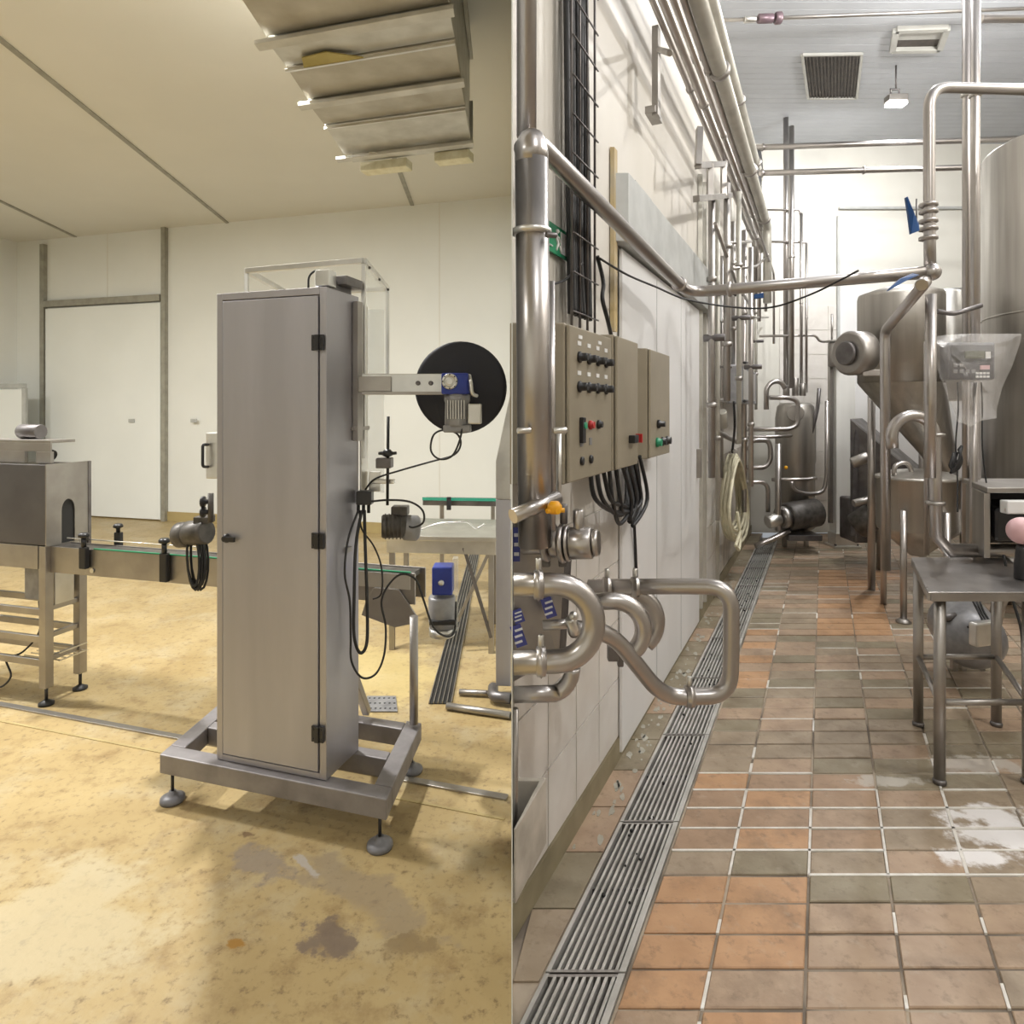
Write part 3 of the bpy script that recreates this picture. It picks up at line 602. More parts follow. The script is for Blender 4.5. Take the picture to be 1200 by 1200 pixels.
wl = struct(MB().prism([(0, YW), sk(-XW, YF), (KW * YF - XW - .06, YF), (0, YW + .1)], 0, HR), 'wall_left', wallR)
wf = struct(MB().prism([sk(-XW - .1, YF), sk(3.1, YF), (sk(3.1, YF)[0], YF + .1), (sk(-XW - .1, YF)[0], YF + .1)], 0, HR), 'wall_far', far_w)
struct(MB().prism([sk(3.0, 1.0), sk(3.1, 1.0), sk(3.1, YF), sk(3.0, YF)], 0, HR), 'wall_right', wallR)
struct(MB().prism([(sk(3.0, 1.0)[0], -3), (sk(3.1, 1.0)[0], -3), sk(3.1, 1.0), sk(3.0, 1.0)], 0, HR), 'wall_right', wallR)
struct(MB().prism([(0, -3.1), (3.6, -3.1), (3.6, -3), (0, -3)], 0, HR), 'wall_rear', wallR)
# ceiling of narrow planks
ce = struct(MB().prism([(0, -3), (3.6, -3), sk(3.1, 1.0), sk(3.1, YF), (sk(-XW, YF)[0], YF), (0, YW + .05)], HR + .012, HR + .1), 'ceiling', plankb)
y = 4.55; pl = None; k = 0
while y < YF - .02:
    w_ = min(.1, YF - y); x0 = max(0, KW * y - XW) + .05; x1 = KW * y + 3.0
    MB().hexa([(x0, y + .003, HR), (x1, y + .003, HR), (x1, y + w_ - .003, HR), (x0, y + w_ - .003, HR), (x0, y, HR + .011), (x1, y, HR + .011), (x1, y + w_, HR + .011), (x0, y + w_, HR + .011)]).build('plank', plank, ce)
    y += .1; k += 1
g = MB(); y = -3
while y < 4.5:
    g.hexa([(0, y + .003, HR), (3.55 + max(0, (y - 1) * KW), y + .003, HR), (3.55 + max(0, (y - 1) * KW), y + .097, HR), (0, y + .097, HR), (0, y, HR + .011), (3.55, y, HR + .011), (3.55, y + .1, HR + .011), (0, y + .1, HR + .011)]); y += .1
g.build('plank_rest', plank, ce, kind='stuff')
# ---- floor tiles
def tilem(n, a, b): return mat(n, a, b, .38, 0, 9, (1, 1, 1), .12, 90, .1, (.3, .7))
T_or = tilem('terracotta_orange', (.56, .335, .185), (.46, .265, .14)); T_tan = tilem('tile_tan', (.47, .345, .24), (.37, .26, .18))
T_ol = tilem('tile_olive', (.31, .265, .185), (.23, .19, .125)); T_br = tilem('tile_brown', (.43, .29, .19), (.34, .225, .145)); T_gy = tilem('tile_grey', (.39, .31, .225), (.30, .235, .165))
for m in (T_tan, T_ol, T_gy, T_br, T_or):
    node_speckle(m, (.16, .11, .07), 3.2, .50, .72, .6); node_speckle(m, (.12, .085, .055), 22, .54, .72, .55); node_speckle(m, (.50, .43, .34), 14, .58, .75, .45)
wp = (.88, .86, .86)
for m in (T_tan, T_ol, T_gy, T_br):
    it = []
    for px, py, rx, ry in ((1165, 958, .26, .09), (1145, 975, .16, .09), (1145, 1003, .2, .07), (1195, 975, .14, .12)):
        p = FL(px, py); it.append((p.x, p.y, rx, ry, 0, wp, .95, 7))
    for px, py, rx, ry in ((1040, 915, .2, .05), (1150, 895, .3, .1)):
        p = FL(px, py); it.append((p.x, p.y, rx, ry, 0, (.6, .57, .52), .7, 10))
    stains(m, it)
TX0, TW, TD, TY0 = -.0482, .26, .1171, 2.0925 - .1171 * 6
rng = random.Random(5)
def pick(c, Y):                                   # c: column index from the joint at -.048; Y distance
    if Y < 2.095:
        if c <= -1: return T_or if rng.random() < (.95 if Y > 1.75 else .5) else T_tan
        return rng.choice([T_tan, T_tan, T_tan, T_gy] if Y < 1.97 else [T_gy, T_ol]) if not (c == 1 and 1.87 < Y < 1.97) else T_br
    if Y < 2.6: return rng.choice([T_br, T_br, T_tan, T_or]) if c < 1 and Y > 2.2 else rng.choice([T_ol, T_gy, T_tan] if c < 2 else [T_ol, T_gy])
    px = 600 + 750 * (KW + (TX0 + TW * (c + .5)) / Y); py = 480 + 1140 / Y
    if 955 < px < 1045 and 668 < py < 745: return T_or if rng.random() < .8 else T_br
    if px < 905 and 742 < py < 805: return T_or if rng.random() < .5 else T_tan
    return rng.choice([T_ol, T_gy, T_ol, T_gy, T_tan] if Y < 4 else [T_gy, T_tan, T_gy, T_ol, T_tan])
TM = {}
def tilemesh(key, xa, xb, m, d=TD):
    if (key, m.name) not in TM:
        j = .009; b = .003; vs = []
        for (z, i) in ((-.012, 0), (-.003, 0), (0, b)):
            for (x, y_) in ((xa + j / 2 + i, j / 2 + i), (xb - j / 2 - i, j / 2 + i), (xb - j / 2 - i, d - j / 2 - i), (xa + j / 2 + i, d - j / 2 - i)):
                vs.append((x - xa + KW * y_, y_, z))
        fs = [(8, 9, 10, 11)] + [(a + i, a + (i + 1) % 4, a + 4 + (i + 1) % 4, a + 4 + i) for a in (0, 4) for i in range(4)]
        me = bpy.data.meshes.new('floor_tile'); me.from_pydata(vs, [], fs); me.materials.append(m); TM[(key, m.name)] = me
    return TM[(key, m.name)]
rest = MB(); mats_ = [T_or, T_tan, T_ol, T_br, T_gy]; nind = 0
r = -1
while TY0 + TD * r < YF - .1:
    Y = TY0 + TD * r; r += 1
    for c in range(-3, 12):
        xa = TX0 + TW * c; xb = xa + TW; key = 0
        if c == -2: pass
        if xb <= GR + .01: continue
        if xa < GR + .005: xa = GR + .005; key = 1
        pxc = 600 + 750 * (KW + xa / max(Y, .5))
        if xa > 2.98 : continue
        if Y < 4.3 and pxc < 1215 and Y > 1.45:
            m = pick(c, Y + .01); o = bpy.data.objects.new('tile', tilemesh(key, xa, xb, m)); COL.objects.link(o); o.parent = fl2
            p = Vector((xa + KW * Y, Y, rng.uniform(-.0035, .001))); o['wo'] = list(p); o.location = p - Vector(fl2['wo']); nind += 1
        else:
            rest.slot(mats_.index(pick(c, Y + .01))); j = .004
            q = [sk(xa + j, Y + j), sk(min(xb, 3.0) - j, Y + j), sk(min(xb, 3.0) - j, Y + TD - j), sk(xa + j, Y + TD - j)]
            rest.hexa([(a[0], a[1], -.012) for a in q] + [(a[0], a[1], -.001) for a in q])
rest.build('tile_rest', mats_, fl2, kind='stuff')
# tiles between wall and grate
Y = 1.7
while Y < YF - .2:
    m = rng.choice([T_ol, T_gy, T_ol, T_tan]); xa, xb = -XW + .012, GL - .006
    q = [sk(xa, Y + .003), sk(xb, Y + .003), sk(xb, Y + .247), sk(xa, Y + .247)]
    if q[0][0] < .004: q[0] = (.004, Y + .003); 
    if q[3][0] < .004: q[3] = (.004, Y + .247)
    if Y < 5: MB().hexa([(a[0], a[1], -.012) for a in q] + [(a[0], a[1], 0) for a in q]).build('tile', m, fl2)
    else: MB().hexa([(a[0], a[1], -.012) for a in q] + [(a[0], a[1], 0) for a in q]).build('tile', m, fl2)
    Y += .25
struct(MB().prism([sk(-XW, YW + .0), sk(-XW + .012, YW - .02), sk(-XW + .012, YF), sk(-XW, YF)], 0, .095), 'baseboard_left', olive)
# white lime splashes along the wall foot
# ---- drain grates
gratem = mat('grate_steel', (.62, .61, .58), (.46, .45, .42), .4, .4, 8, bump=.05)
bars = None; L_ = .632
g0 = thing('drain_grate', AX((GL + GR) / 2, 1.73, -.03), 'steel bar grate second from the bottom edge of the picture', 'grate', 'bar grates over the long floor drain')
kids = []
def gb(x0, x1, y0, y1, z0, z1, nm, m): 
    kids.append(MB().prism([sk(x0, y0), sk(x1, y0), sk(x1, y1), sk(x0, y1)], z0, z1).build(nm, m, g0))
Yg = 1.728 - .0
gb(GL + .002, GL + .014, Yg, Yg + L_ - .006, -.035, .003, 'frame_bar', gratem); gb(GR - .020, GR - .002, Yg, Yg + L_ - .006, -.035, .003, 'frame_bar', gratem)
for i in range(9):
    x = GL + .033 + i * (GR - GL - .062) / 8; gb(x - .0042, x + .0042, Yg + .008, Yg + L_ - .014, -.022, .001, 'bar', gratem)
gb(GL + .014, GR - .02, Yg, Yg + .008, -.035, .001, 'end_bar', steel_dull); gb(GL + .014, GR - .02, Yg + L_ - .014, Yg + L_ - .006, -.035, .001, 'end_bar', steel_dull)
gb(GL + .014, GR - .02, Yg + L_ * .5, Yg + L_ * .5 + .006, -.03, -.012, 'cross_bar', steel_dark)
desc = ['steel bar grate third from the bottom edge, just below the looping pipe', 'steel bar grate under the lowest bend of the looping pipe', 'nearer of the two steel bar grates seen through the looping pipe', 'farther of the two steel bar grates seen through the looping pipe', 'steel bar grate just above the top of the looping pipe',
        'fourth farthest steel bar grate of the floor drain', 'third farthest steel bar grate, below the hanging cream hose', 'second farthest steel bar grate of the drain, near the dark motor', 'farthest steel bar grate, against the far wall']
for i in range(-1, 9):
    if i == 0: continue
    off = Vector((KW * L_ * i, L_ * i, 0)); 
    c = copy_thing(g0, kids, off)
    c['label'] = 'nearest steel bar grate, cut by the bottom edge of the picture' if i < 0 else desc[i - 1]
# ---- white wall tiles of the aisle wall, lower part
def wtile(parent, Y0, Y1, z0, z1, m, nm='tile', g_=.003):
    th = .006; a = WP(Y0 + g_, 0, 0); b = WP(Y1 - g_, 0, 0); n = WN * th
    if a.x < .002: a = WP(YW + .004, 0, 0)
    return MB().prism([(a.x, a.y), (a.x + n.x, a.y + n.y), (b.x + n.x, b.y + n.y), (b.x, b.y)], z0 + g_, z1 - g_).build(nm, m, parent)
base = MB(); a = WP(YW + .002, 0.0005, 0); b = WP(YF - .02, 0.0005, 0); n = WN * .001
struct(base.prism([(a.x, a.y), (a.x + n.x, a.y + n.y), (b.x + n.x, b.y + n.y), (b.x, b.y)], .095, 1.12), 'trim_10', groutW)
Y = 1.84
while Y < 5.5:
    for j in range(4): wtile(wl, Y, Y + .235, .1 + .255 * j, .1 + .255 * (j + 1), tileW)
    Y += .235
# far wall tiles
for i in range(10):
    for j in range(9):
        x = sk(-XW, YF)[0] + .35 + i * .3; z = .1 + j * .3
        MB().box((x + .15, YF - .004, z + .15), (.292, .008, .292)).build('tile', tileW, wf)
# ---- sliding door and its rail on the aisle wall
def wslab(mb, Y0, Y1, z0, z1, o0, o1): 
    a, b, c, d = WP(Y0, o0, 0), WP(Y0, o1, 0), WP(Y1, o1, 0), WP(Y1, o0, 0)
    return mb.prism([(p.x, p.y) for p in (a, b, c, d)], z0, z1)
dR = struct(wslab(MB(), 2.78, 4.50, .03, 2.22, .008, .022), 'door_1', doorR, bev=.004)
for Y in (3.35, 3.92): wslab(MB(), Y, Y + .006, .05, 2.2, .022, .0235).build('door_joint', greyb, dR)
wslab(MB(), 4.40, 4.43, 1.05, 1.25, .022, .05).build('door_handle', steel_dull, dR, .003)
struct(wslab(MB(), 2.70, 5.2, 2.23, 2.52, .004, .07), 'trim_11', greyb, bev=.004)
struct(wslab(MB(), 2.68, 2.72, 1.85, 2.62, .004, .02), 'trim_12', mat('yellow_paint_strip', (.50, .36, .14), (.45, .38, .26), .6, 0, 6))
for Y in (4.56, 4.72, 5.3): struct(wslab(MB(), Y, Y + .03, .1, 3.2, .004, .03), 'trim_13', insul)
wslab(MB(), 2.83, 3.1, 2.53, 2.535, .01, .06).build('trim_14', greyb, None, kind='structure')
# ---- far wall door
fd = struct(MB().box((V(1055, 480, YF).x, YF - .02, 1.5), (1.55, .03, 2.95)), 'door_2', doorR, bev=.003)
MB().box((V(981, 480, YF).x, YF - .03, 1.95), (.03, .03, 3.9)).build('trim_15', greyb, None, kind='structure'); MB().box((V(1058, 480, YF).x, YF - .03, 4.0), (1.6, .03, .03)).build('trim_16', greyb, None, kind='structure')
# ---- exit sign
ex = thing('exit_sign', W(651, 300, .01), 'green and white running man exit sign on the white wall behind the tall pipe', 'sign')
sa, sb = W(637, 258, .012), W(663, 300, .012)
Ya_, Yb_ = W(639, 480, .012).y, W(664, 480, .012).y; z1 = CH + (HY - 257) / F * Ya_; z0 = CH + (HY - 292) / F * Ya_
wslab(MB(), Ya_, Yb_, z0, z1, .012, .018).build('plate', green, ex)
def wq(y0, y1, zz0, zz1): return wslab(MB(), Ya_ + (Yb_ - Ya_) * y0, Ya_ + (Yb_ - Ya_) * y1, z0 + (z1 - z0) * zz0, z0 + (z1 - z0) * zz1, .018, .0195)
wq(.60, .92, .12, .88).build('pictogram_door', white, ex)
g = MB()
def ws(y, z): 
    p = WP(Ya_ + (Yb_ - Ya_) * y, .0195, 0); p.z = z0 + (z1 - z0) * z; return p
for pts in ([(.34, .62), (.46, .4), (.38, .14)], [(.44, .42), (.54, .3), (.60, .14)], [(.22, .52), (.34, .66), (.48, .60), (.56, .48)]): g.tube([ws(*p) for p in pts], .004, 6)
g.sphere(ws(.42, .80), .008, 8, 6); g.tube([ws(.06, .2), ws(.2, .2)], .003, 6); g.build('pictogram', white, ex)

# ================================================================ pipes: helper
def pipe(name, pts, r, m, label, cat='pipe', fil=None, clamps=(), group=None, seg=14, parent=None):
    mb = MB().tube(pts, r, seg, fil if fil is not None else r * 2.6, 7)
    if parent: return mb.build(name, m, parent)
    if not clamps: return mb.build(name, m, None, 0, label, cat, group)
    P = [Vector(p) for p in pts]; t = thing(name, sum(P, Vector()) / len(P), label, cat, group)
    mb.build('tube', m, t)
    for (i, f) in clamps:
        a, b = P[i], P[i + 1]; c = a.lerp(b, f); d = (b - a).normalized()
        MB().lathe(c - d * r * .35, d, [(r * 1.02, 0), (r * 1.35, r * .1), (r * 1.35, r * .6), (r * 1.02, r * .7)], seg).build('clamp', steel_pipe, t)
    return t
# tall pipe by the partition
tp = thing('tall_pipe', V(624, 640, 1.62), 'thick polished steel pipe rising beside the seam between the two rooms', 'pipe')
MB().tube([V(627, 640, 1.60), V(623, 188, 1.60)], .042, 24).build('lower_tube', steel_pipe, tp)
MB().tube([Vector((V(618, 0, 1.66).x, 1.66, HR)), V(617, 160, 1.66)], .026, 18).build('upper_tube', steel_pipe, tp)
MB().lathe(V(623, 192, 1.60), (0, 0, 1), [(.042, 0), (.042, .03), (.038, .055), (.028, .075), (.012, .085)], 24).build('elbow', steel_pipe, tp)
MB().lathe(V(623, 276, 1.60), (0, 0, 1), [(.043, 0), (.05, .003), (.05, .014), (.043, .017)], 24).build('clamp', alu, tp)
MB().drum(V(640, 275, 1.56), V(652, 276, 1.58), .007, .002, 10).build('clamp_bolt', steel_dark, tp)
MB().tube([V(647, 640, 1.72), V(646, 330, 1.72)], .010, 12).build('side_tube', steel_pipe, tp)
MB().tube([V(655, 600, 1.66), V(655, 505, 1.66)], .007, 10).build('thin_tube', alu, tp)
for px in (606, 648): MB().drum(V(px, 505, 1.54), V(px + 16, 504, 1.55), .008, .002, 10).build('spacer_bolt', alu, tp)
pipe('diagonal_pipe', [V(612, 176, 1.66), V(628, 166, 1.70), V(806, 343, 3.2), V(1090, 319, 2.68)], .027, steel_pipe, 'long steel pipe running back along the wall then across the aisle at head height', fil=.12, clamps=((1, .9), (2, .2)))
# ---- cable ladder with cables
ORD = ['first', 'second', 'third', 'fourth', 'fifth', 'sixth', 'seventh', 'eighth', 'ninth']
cl = thing('cable_ladder', W(682, 380, .05), 'black wire cable ladder climbing the wall above the control boxes', 'cable tray')
Y0, Y1 = W(670, 480, .06).y, W(697, 480, .06).y; zb, zt = CH + .13 * Y0 * 1.0, 4.6
for Y in (Y0, Y0 + (Y1 - Y0) * .33, Y0 + (Y1 - Y0) * .66, Y1): MB().cyl(WP(Y, .06, zb), WP(Y, .06, zt), .0045, seg=8).build('rail', steel_dark, cl)
z = zb + .05
while z < 3.2:
    MB().cyl(WP(Y0 - .01, .068, z), WP(Y1 + .01, .068, z), .003, seg=6).build('rung', steel_dark, cl); z += .13
for i in range(7):
    Y = Y0 + .02 + (Y1 - Y0 - .04) * i / 6
    cable('riser_cable', [WP(Y, .04, zt), WP(Y + .01 * math.sin(i * 2), .036, 3.2), WP(Y - .01 * math.sin(i), .04, 2.6), WP(Y + .012 * math.cos(i), .042, 2.1), WP(Y, .05, 1.84)], .011, black, ORD[i] + ' black cable from the left inside the wall cable ladder', group='black cables in the ladder', seg=7)
cable('riser_cable', [W(700, 300, .05), W(707, 330, .06), W(706, 350, .08), W(712, 375, .08), W(716, 392, .06)], .008, black, 'black cable bowing out of the ladder towards the middle control box', seg=7)
cable('sagging_cable', [W(648, 333, .06), W(662, 328, .05), W(675, 315, .05), W(683, 308, .05)], .004, black, 'thin black cable stub left of the cable ladder')
cable('sagging_cable', [V(703, 303, 2.35), V(735, 322, 2.5), V(768, 336, 2.7), V(805, 351, 2.9), V(860, 360, 3.0), V(905, 360, 3.0), V(950, 345, 2.9), V(985, 328, 2.8), V(1006, 317, 2.72)], .0045, black, 'thin black cable sagging from the ladder across to the crossing pipe')
# ---- control boxes
def cbx(name, px0, px1, pyt, pyb, off, label):
    Ya, Yb = W(px0, 480, off).y, W(px1, 480, off).y; zt = CH + (HY - pyt) / F * Ya; zb = CH + (HY - pyb) / F * Ya
    t = thing(name, WP((Ya + Yb) / 2, off / 2, zb), label, 'control box')
    wslab(MB(), Ya, Yb, zb, zt, .02, off - .012).build('case', boxm, t, .004)
    wslab(MB(), Ya + .004, Yb - .004, zb + .004, zt - .004, off - .010, off).build('lid', boxm, t, .004)
    def at(u, v): p = WP(Ya + (Yb - Ya) * u, off, 0); p.z = zb + (zt - zb) * v; return p
    return t, at
b1, at1 = cbx('control_box', 667, 717, 378, 568, .17, 'largest taupe control box, with rows of black selector knobs, nearest to the camera')
for v in (.80, .80 - .19):
    for i in range(4):
        p = at1(.2 + i * .21, v - .0 * i); MB().lathe(p, WN, [(.017, 0), (.017, .006), (.012, .008), (.012, .022), (.010, .028)], 14).build('selector_knob', blackp, b1)
        MB().box(p + zz * .04 + WN * .001, (.028, .002, .012), WD).build('name_tag', white, b1)
for i in range(2): MB().box(at1(.22 + i * .45, .93) + WN * .001, (.03, .002, .01), WD).build('name_tag', white, b1)
for i, (u, m) in enumerate(((.25, greenb), (.43, redm), (.63, blackp))): MB().lathe(at1(u, .36), WN, [(.014, 0), (.014, .008), (.010, .01), (.010, .016)], 14).build('push_button', m, b1)
MB().box(at1(.24, .33) + WN * .006, (.026, .012, .075), WD).build('switch_body', blackp, b1, .002)
for u in (.25, .45): 
    MB().lathe(at1(u, .13), WN, [(.013, 0), (.013, .006), (.009, .008)], 12).build('indicator', blackp, b1); MB().box(at1(u, .25) + WN * .001, (.022, .002, .022), WD).build('symbol_plate', greym, b1)
b2, at2 = cbx('control_box', 723, 748, 392, 552, .15, 'middle plain taupe control box with one red edged switch near its bottom')
MB().box(at2(.62, .22) + WN * .012, (.06, .024, .03), WD).build('switch_body', blackp, b2, .003); MB().box(at2(.88, .22) + WN * .012, (.012, .026, .034), WD).build('red_strip', redm, b2)
b3, at3 = cbx('control_box', 762, 785, 408, 538, .12, 'smallest taupe control box, farthest of the three, with black rotary knob')
MB().lathe(at3(.35, .31), WN, [(.02, 0), (.02, .012), (.013, .014), (.013, .035)], 14).build('rotary_knob', blackp, b3)
for u, m in ((.3, greenb), (.55, blackp), (.8, blackp)): MB().lathe(at3(u, .14), WN, [(.022, 0), (.022, .01), (.017, .012), (.017, .024)], 14).build('push_button', m, b3)
# drooping cables below the boxes
rg = random.Random(3)
for i in range(9):
    x = 692 + i * 7.2; s = rg.uniform(-4, 4); lo = 598 + rg.uniform(0, 26) - abs(i - 6) * 2
    cable('drooping_cable', [W(x, 552 - i * 2.2, .09), W(x + 8 + s, 585, .1), W(732 + s + (i - 4) * 2, lo, .09), W(742 + (i - 4) * 2.2, 590, .08), W(734 + i * 1.5, 540, .06)], .0085, black, ORD[i] + ' black cable from the left in the bundle drooping below the control boxes', group='drooping cables under the control boxes', seg=7)
cable('drooping_cable', [W(744, 552, .05), W(743, 600, .04), W(745, 650, .03), W(746, 676, .03)], .007, black, 'single black cable hanging straight to the floor pipe below the middle box', seg=7)
# ---- long pipes high on the aisle wall
LP_ = [(.13, 765, .016, steel_pipe), (.20, 777, .020, steel_pipe), (.16, 791, .022, steel_dull), (.22, 801, .016, steel_pipe), (.28, 818, .042, insul), (.20, 834, .038, insul), (.12, 826, .014, steel_pipe), (.30, 790, .013, steel_pipe)]
LN = ['lowest thin steel pipe of the high wall bundle', 'second lowest steel pipe of the high wall bundle', 'dull steel pipe in the middle of the high wall bundle', 'thin bright pipe below the thick cream pipe of the wall bundle', 'thick cream covered pipe high along the wall, outer one', 'thick cream covered pipe high along the wall, nearest to the ceiling', 'thin pipe between the two cream covered pipes', 'thin steel pipe standing farthest off the wall in the high bundle']
for (o, px, r_, m), lb in zip(LP_, LN):
    k = (px - 600) / 750; X = -XW + 1.1121 * o; Y = X / (k - KW); z = CH + .64 * Y
    t = thing('overhead_pipe', WP(4.5, o, z), lb, 'pipe', 'long pipes high on the aisle wall')
    ye = 7.3 - rg.random() * .8
    MB().tube([WP(max(1.95, 2.0), o, z), WP(ye, o, z), WP(ye, o, z - .8)], r_, 14, .1).build('tube', m, t)
    for Y_ in (3.6, 5.1, 6.4): 
        c = WP(Y_, o, z); MB().lathe(c, WD, [(r_ * 1.02, 0), (r_ * 1.4, .003), (r_ * 1.4, .03), (r_ * 1.02, .033)], 14).build('clamp', steel_dull, t)
# support bracket hanging from the bundle
br = thing('pipe_bracket', W(768, 138, .08), 'brownish steel bracket hanging down the wall from the high pipes', 'bracket')
p = W(769, 40, .1); MB().box(W(769, 85, .1) , (.05, .03, .42), WD).build('strut', steel_dull, br, .002)
MB().box(W(766, 135, .08), (.14, .05, .035), WD).build('foot', steel_dull, br, .002); MB().drum(W(772, 58, .12), W(785, 62, .3), .012, .002).build('arm', steel_dull, br)
br = thing('pipe_bracket', W(836, 235, .1), 'rectangular steel bracket frame on the wall where the pipes turn down', 'bracket')
for a, b in (((818, 194), (850, 192)), ((816, 233), (856, 229)), ((820, 150), (818, 194)), ((848, 192), (848, 230)), ((832, 192), (832, 230))):
    bar(MB(), W(a[0], a[1], .2), W(b[0], b[1], .2), .035).build('bar', steel_dull, br, .002)
# vertical pipes on the wall
VP_ = [(834, 232, 560, .17, .022), (841, 235, 610, .12, .016), (852, 215, 470, .2, .024), (859, 260, 430, .12, .018), (866, 225, 520, .25, .018), (872, 270, 600, .15, .022), (880, 290, 570, .3, .018), (846, 300, 560, .06, .012), (886, 320, 480, .12, .016)]
VN = ['nearest vertical steel pipe descending the aisle wall', 'slim vertical pipe right behind the nearest one', 'short wide vertical pipe ending above the junction box', 'vertical pipe running into the grey junction box', 'vertical pipe standing off the wall right of the junction box', 'vertical pipe reaching the floor zone behind the cream hose', 'far vertical pipe beside the pump piping', 'thinnest conduit close against the aisle wall', 'last vertical pipe before the far wall']
for (px, y0, y1, o, r_), lb in zip(VP_, VN):
    t = thing('riser_pipe', W(px, y1, o), lb, 'pipe', 'vertical pipes on the aisle wall'); a, b = W(px, y0, o), W(px, y1, o)
    MB().tube([a, b], r_, 12).build('tube', rg.choice([steel_pipe, steel_dull, insul]), t)
    for f in (.3, .75): MB().lathe(a.lerp(b, f), (0, 0, 1), [(r_ * 1.02, 0), (r_ * 1.5, .004), (r_ * 1.5, .03), (r_ * 1.02, .034)], 12).build('clamp', steel_dull, t)
    if rg.random() < .6: MB().drum(a.lerp(b, .5) - WN * .05, a.lerp(b, .5) + WN * .08, r_ * 1.1, .003, 10).build('valve_stem', steel_dark, t)
for i, (pts, o) in enumerate((([(840, 337), (866, 336)], .2), ([(838, 262), (862, 330), (884, 366)], .2), ([(860, 372), (900, 372)], .2), ([(852, 285), (880, 283)], .2), ([(858, 315), (886, 312), (900, 300)], .25))):
    pipe('cross_pipe', [W(a, b, o) for a, b in pts], .012, steel_dull, ['short level pipe joining the wall risers at the crossing pipe', 'thin slanting pipe between the wall risers', 'lower level pipe joining the wall risers', 'upper level pipe joining the wall risers', 'bent pipe linking the far wall risers'][i])
jb = thing('junction_box', W(866, 470, .2), 'grey junction box mounted among the vertical wall pipes', 'box')
wslab(MB(), W(856, 480, .12).y, W(876, 480, .12).y, CH + .01 * 5, CH + .07 * 5.3, .08, .2).build('case', greym, jb, .01)
wslab(MB(), W(858, 480, .12).y, W(873, 480, .12).y, CH + .08, CH + .34, .202, .21).build('lid', alu, jb, .004)
for dy in (425, 470): MB().drum(W(872, dy, .22), W(876, dy, .22), .012, .003, 8).build('gland', blackp, jb)
cable('hanging_cable', [W(860, 470, .2), W(861, 500, .2), W(858, 530, .15)], .01, black, 'short black cable dropping from the grey junction box')
vm = thing('wall_valve', W(848, 500, .1), 'white and grey valve body on the wall above the cream hose', 'valve')
MB().drum(W(846, 482, .12), W(848, 500, .12), .035, .006).build('body', insul, vm); MB().drum(W(838, 505, .1), W(864, 518, .1), .02, .004).build('branch', steel_dull, vm); MB().drum(W(832, 468, .1), W(852, 470, .1), .016, .003).build('branch', steel_dull, vm)
# ---- coil of cream hose
hs = thing('hose_coil', W(862, 640, .15), 'cream coloured hose hanging in long loops on the aisle wall', 'hose')
for i in range(9):
    cx = 860 + (i - 4) * 1.4; top = 533 + (i % 3) * 3; bot = 618 + (i * 7) % 19; pts = []
    for k in range(20):
        a = 2 * math.pi * k / 20; h = math.cos(a); wv = 4 + 9 * (1 - h) / 2 + (i % 3)
        pts.append(W(cx + wv * math.sin(a), (top + bot) / 2 - (bot - top) / 2 * h, .07 + .012 * i))
    MB().tube(pts, .0125, 8, closed=True).build('hose_loop', creamh, hs)
MB().tube([W(864, 600, .2), W(868, 630, .22), W(866, 645, .22), W(862, 640, .22), W(868, 622, .22)], .012, 8, .03).build('hose_end', creamh, hs)
MB().drum(W(858, 527, .02), W(862, 529, .22), .015, .003).build('hook', steel_dull, hs)
# black disc high at the far end
MB().lathe(W(878, 212, .10), WN, [(.05, 0), (.28, .0), (.31, .02), (.31, .10), (.28, .12), (.05, .12)], 32).build('hose_reel', black, None, 0, 'black round reel high on the aisle wall near the ceiling', 'reel')
# ================================================================ pipe work at the lower left of the tiled room
he = thing('heat_exchanger', V(622, 770, 1.70), 'grey plate unit with small blue and white labels behind the bent pipes', 'heat exchanger')
MB().extr([V(601, 605, 1.72), V(640, 598, 1.72), V(662, 650, 1.74), V(655, 770, 1.76), V(601, 800, 1.72)], (.0, .05, 0)).build('end_plate', steel_dull, he, .003)
for i in range(3): MB().extr([V(601, 612, 1.79 + i * .02), V(642 + 3 * i, 606, 1.79 + i * .02), V(664 + 3 * i, 655, 1.79 + i * .02), V(657 + 3 * i, 765, 1.79 + i * .02), V(601, 790, 1.79 + i * .02)], (.0, .012, 0)).build('plate', steel_dark, he, .001)
for i, (px, py, w_, h_) in enumerate(((604, 638, 8, 40), (635, 618, 20, 16), (643, 712, 13, 24), (607, 722, 12, 16), (607, 745, 13, 26))):
    c = V(px, py, 1.714); ww, hh = w_ * 1.71 / 750, h_ * 1.71 / 750; up = Vector((.25 if i else 0, 0, 1))
    c.x = max(c.x, ww / 2 + .003); lb = MB().box(c, (ww, .002, hh), (1, 0, 0) if not i else (1, 0, .35)).build('label_plate', labelb, he)
    g = MB()
    for k in range(3): g.box(c + Vector((0, -.002, (k - 1) * hh * .28)), (ww * .72, .0015, hh * .1), (1, 0, 0) if not i else (1, 0, .35))
    g.build('label_text', white, lb)
pipe('valve_lever', [V(601, 605, 1.52), V(654, 583, 1.6)], .018, steel_pipe, 'slanted steel lever pipe above the bent pipes, with rounded end')
kn = thing('yellow_knob', V(650, 602, 1.55), 'small orange yellow plastic knob under the slanted lever pipe', 'knob')
MB().lathe(V(650, 602, 1.55), (0, 0, 1), [(.012, 0), (.018, .008), (.018, .02), (.010, .03)], 14).build('cap', yellow, kn)
for i in range(5): a = 1.257 * i; MB().cyl(V(650, 598, 1.55), V(650, 598, 1.55) + Vector((math.cos(a) * .024, math.sin(a) * .024, 0)), .006).build('lobe', yellow, kn)
vt = thing('clamped_valve', V(655, 655, 1.62), 'horizontal pipe end with stacked clamp rings, above the front U bend', 'valve')
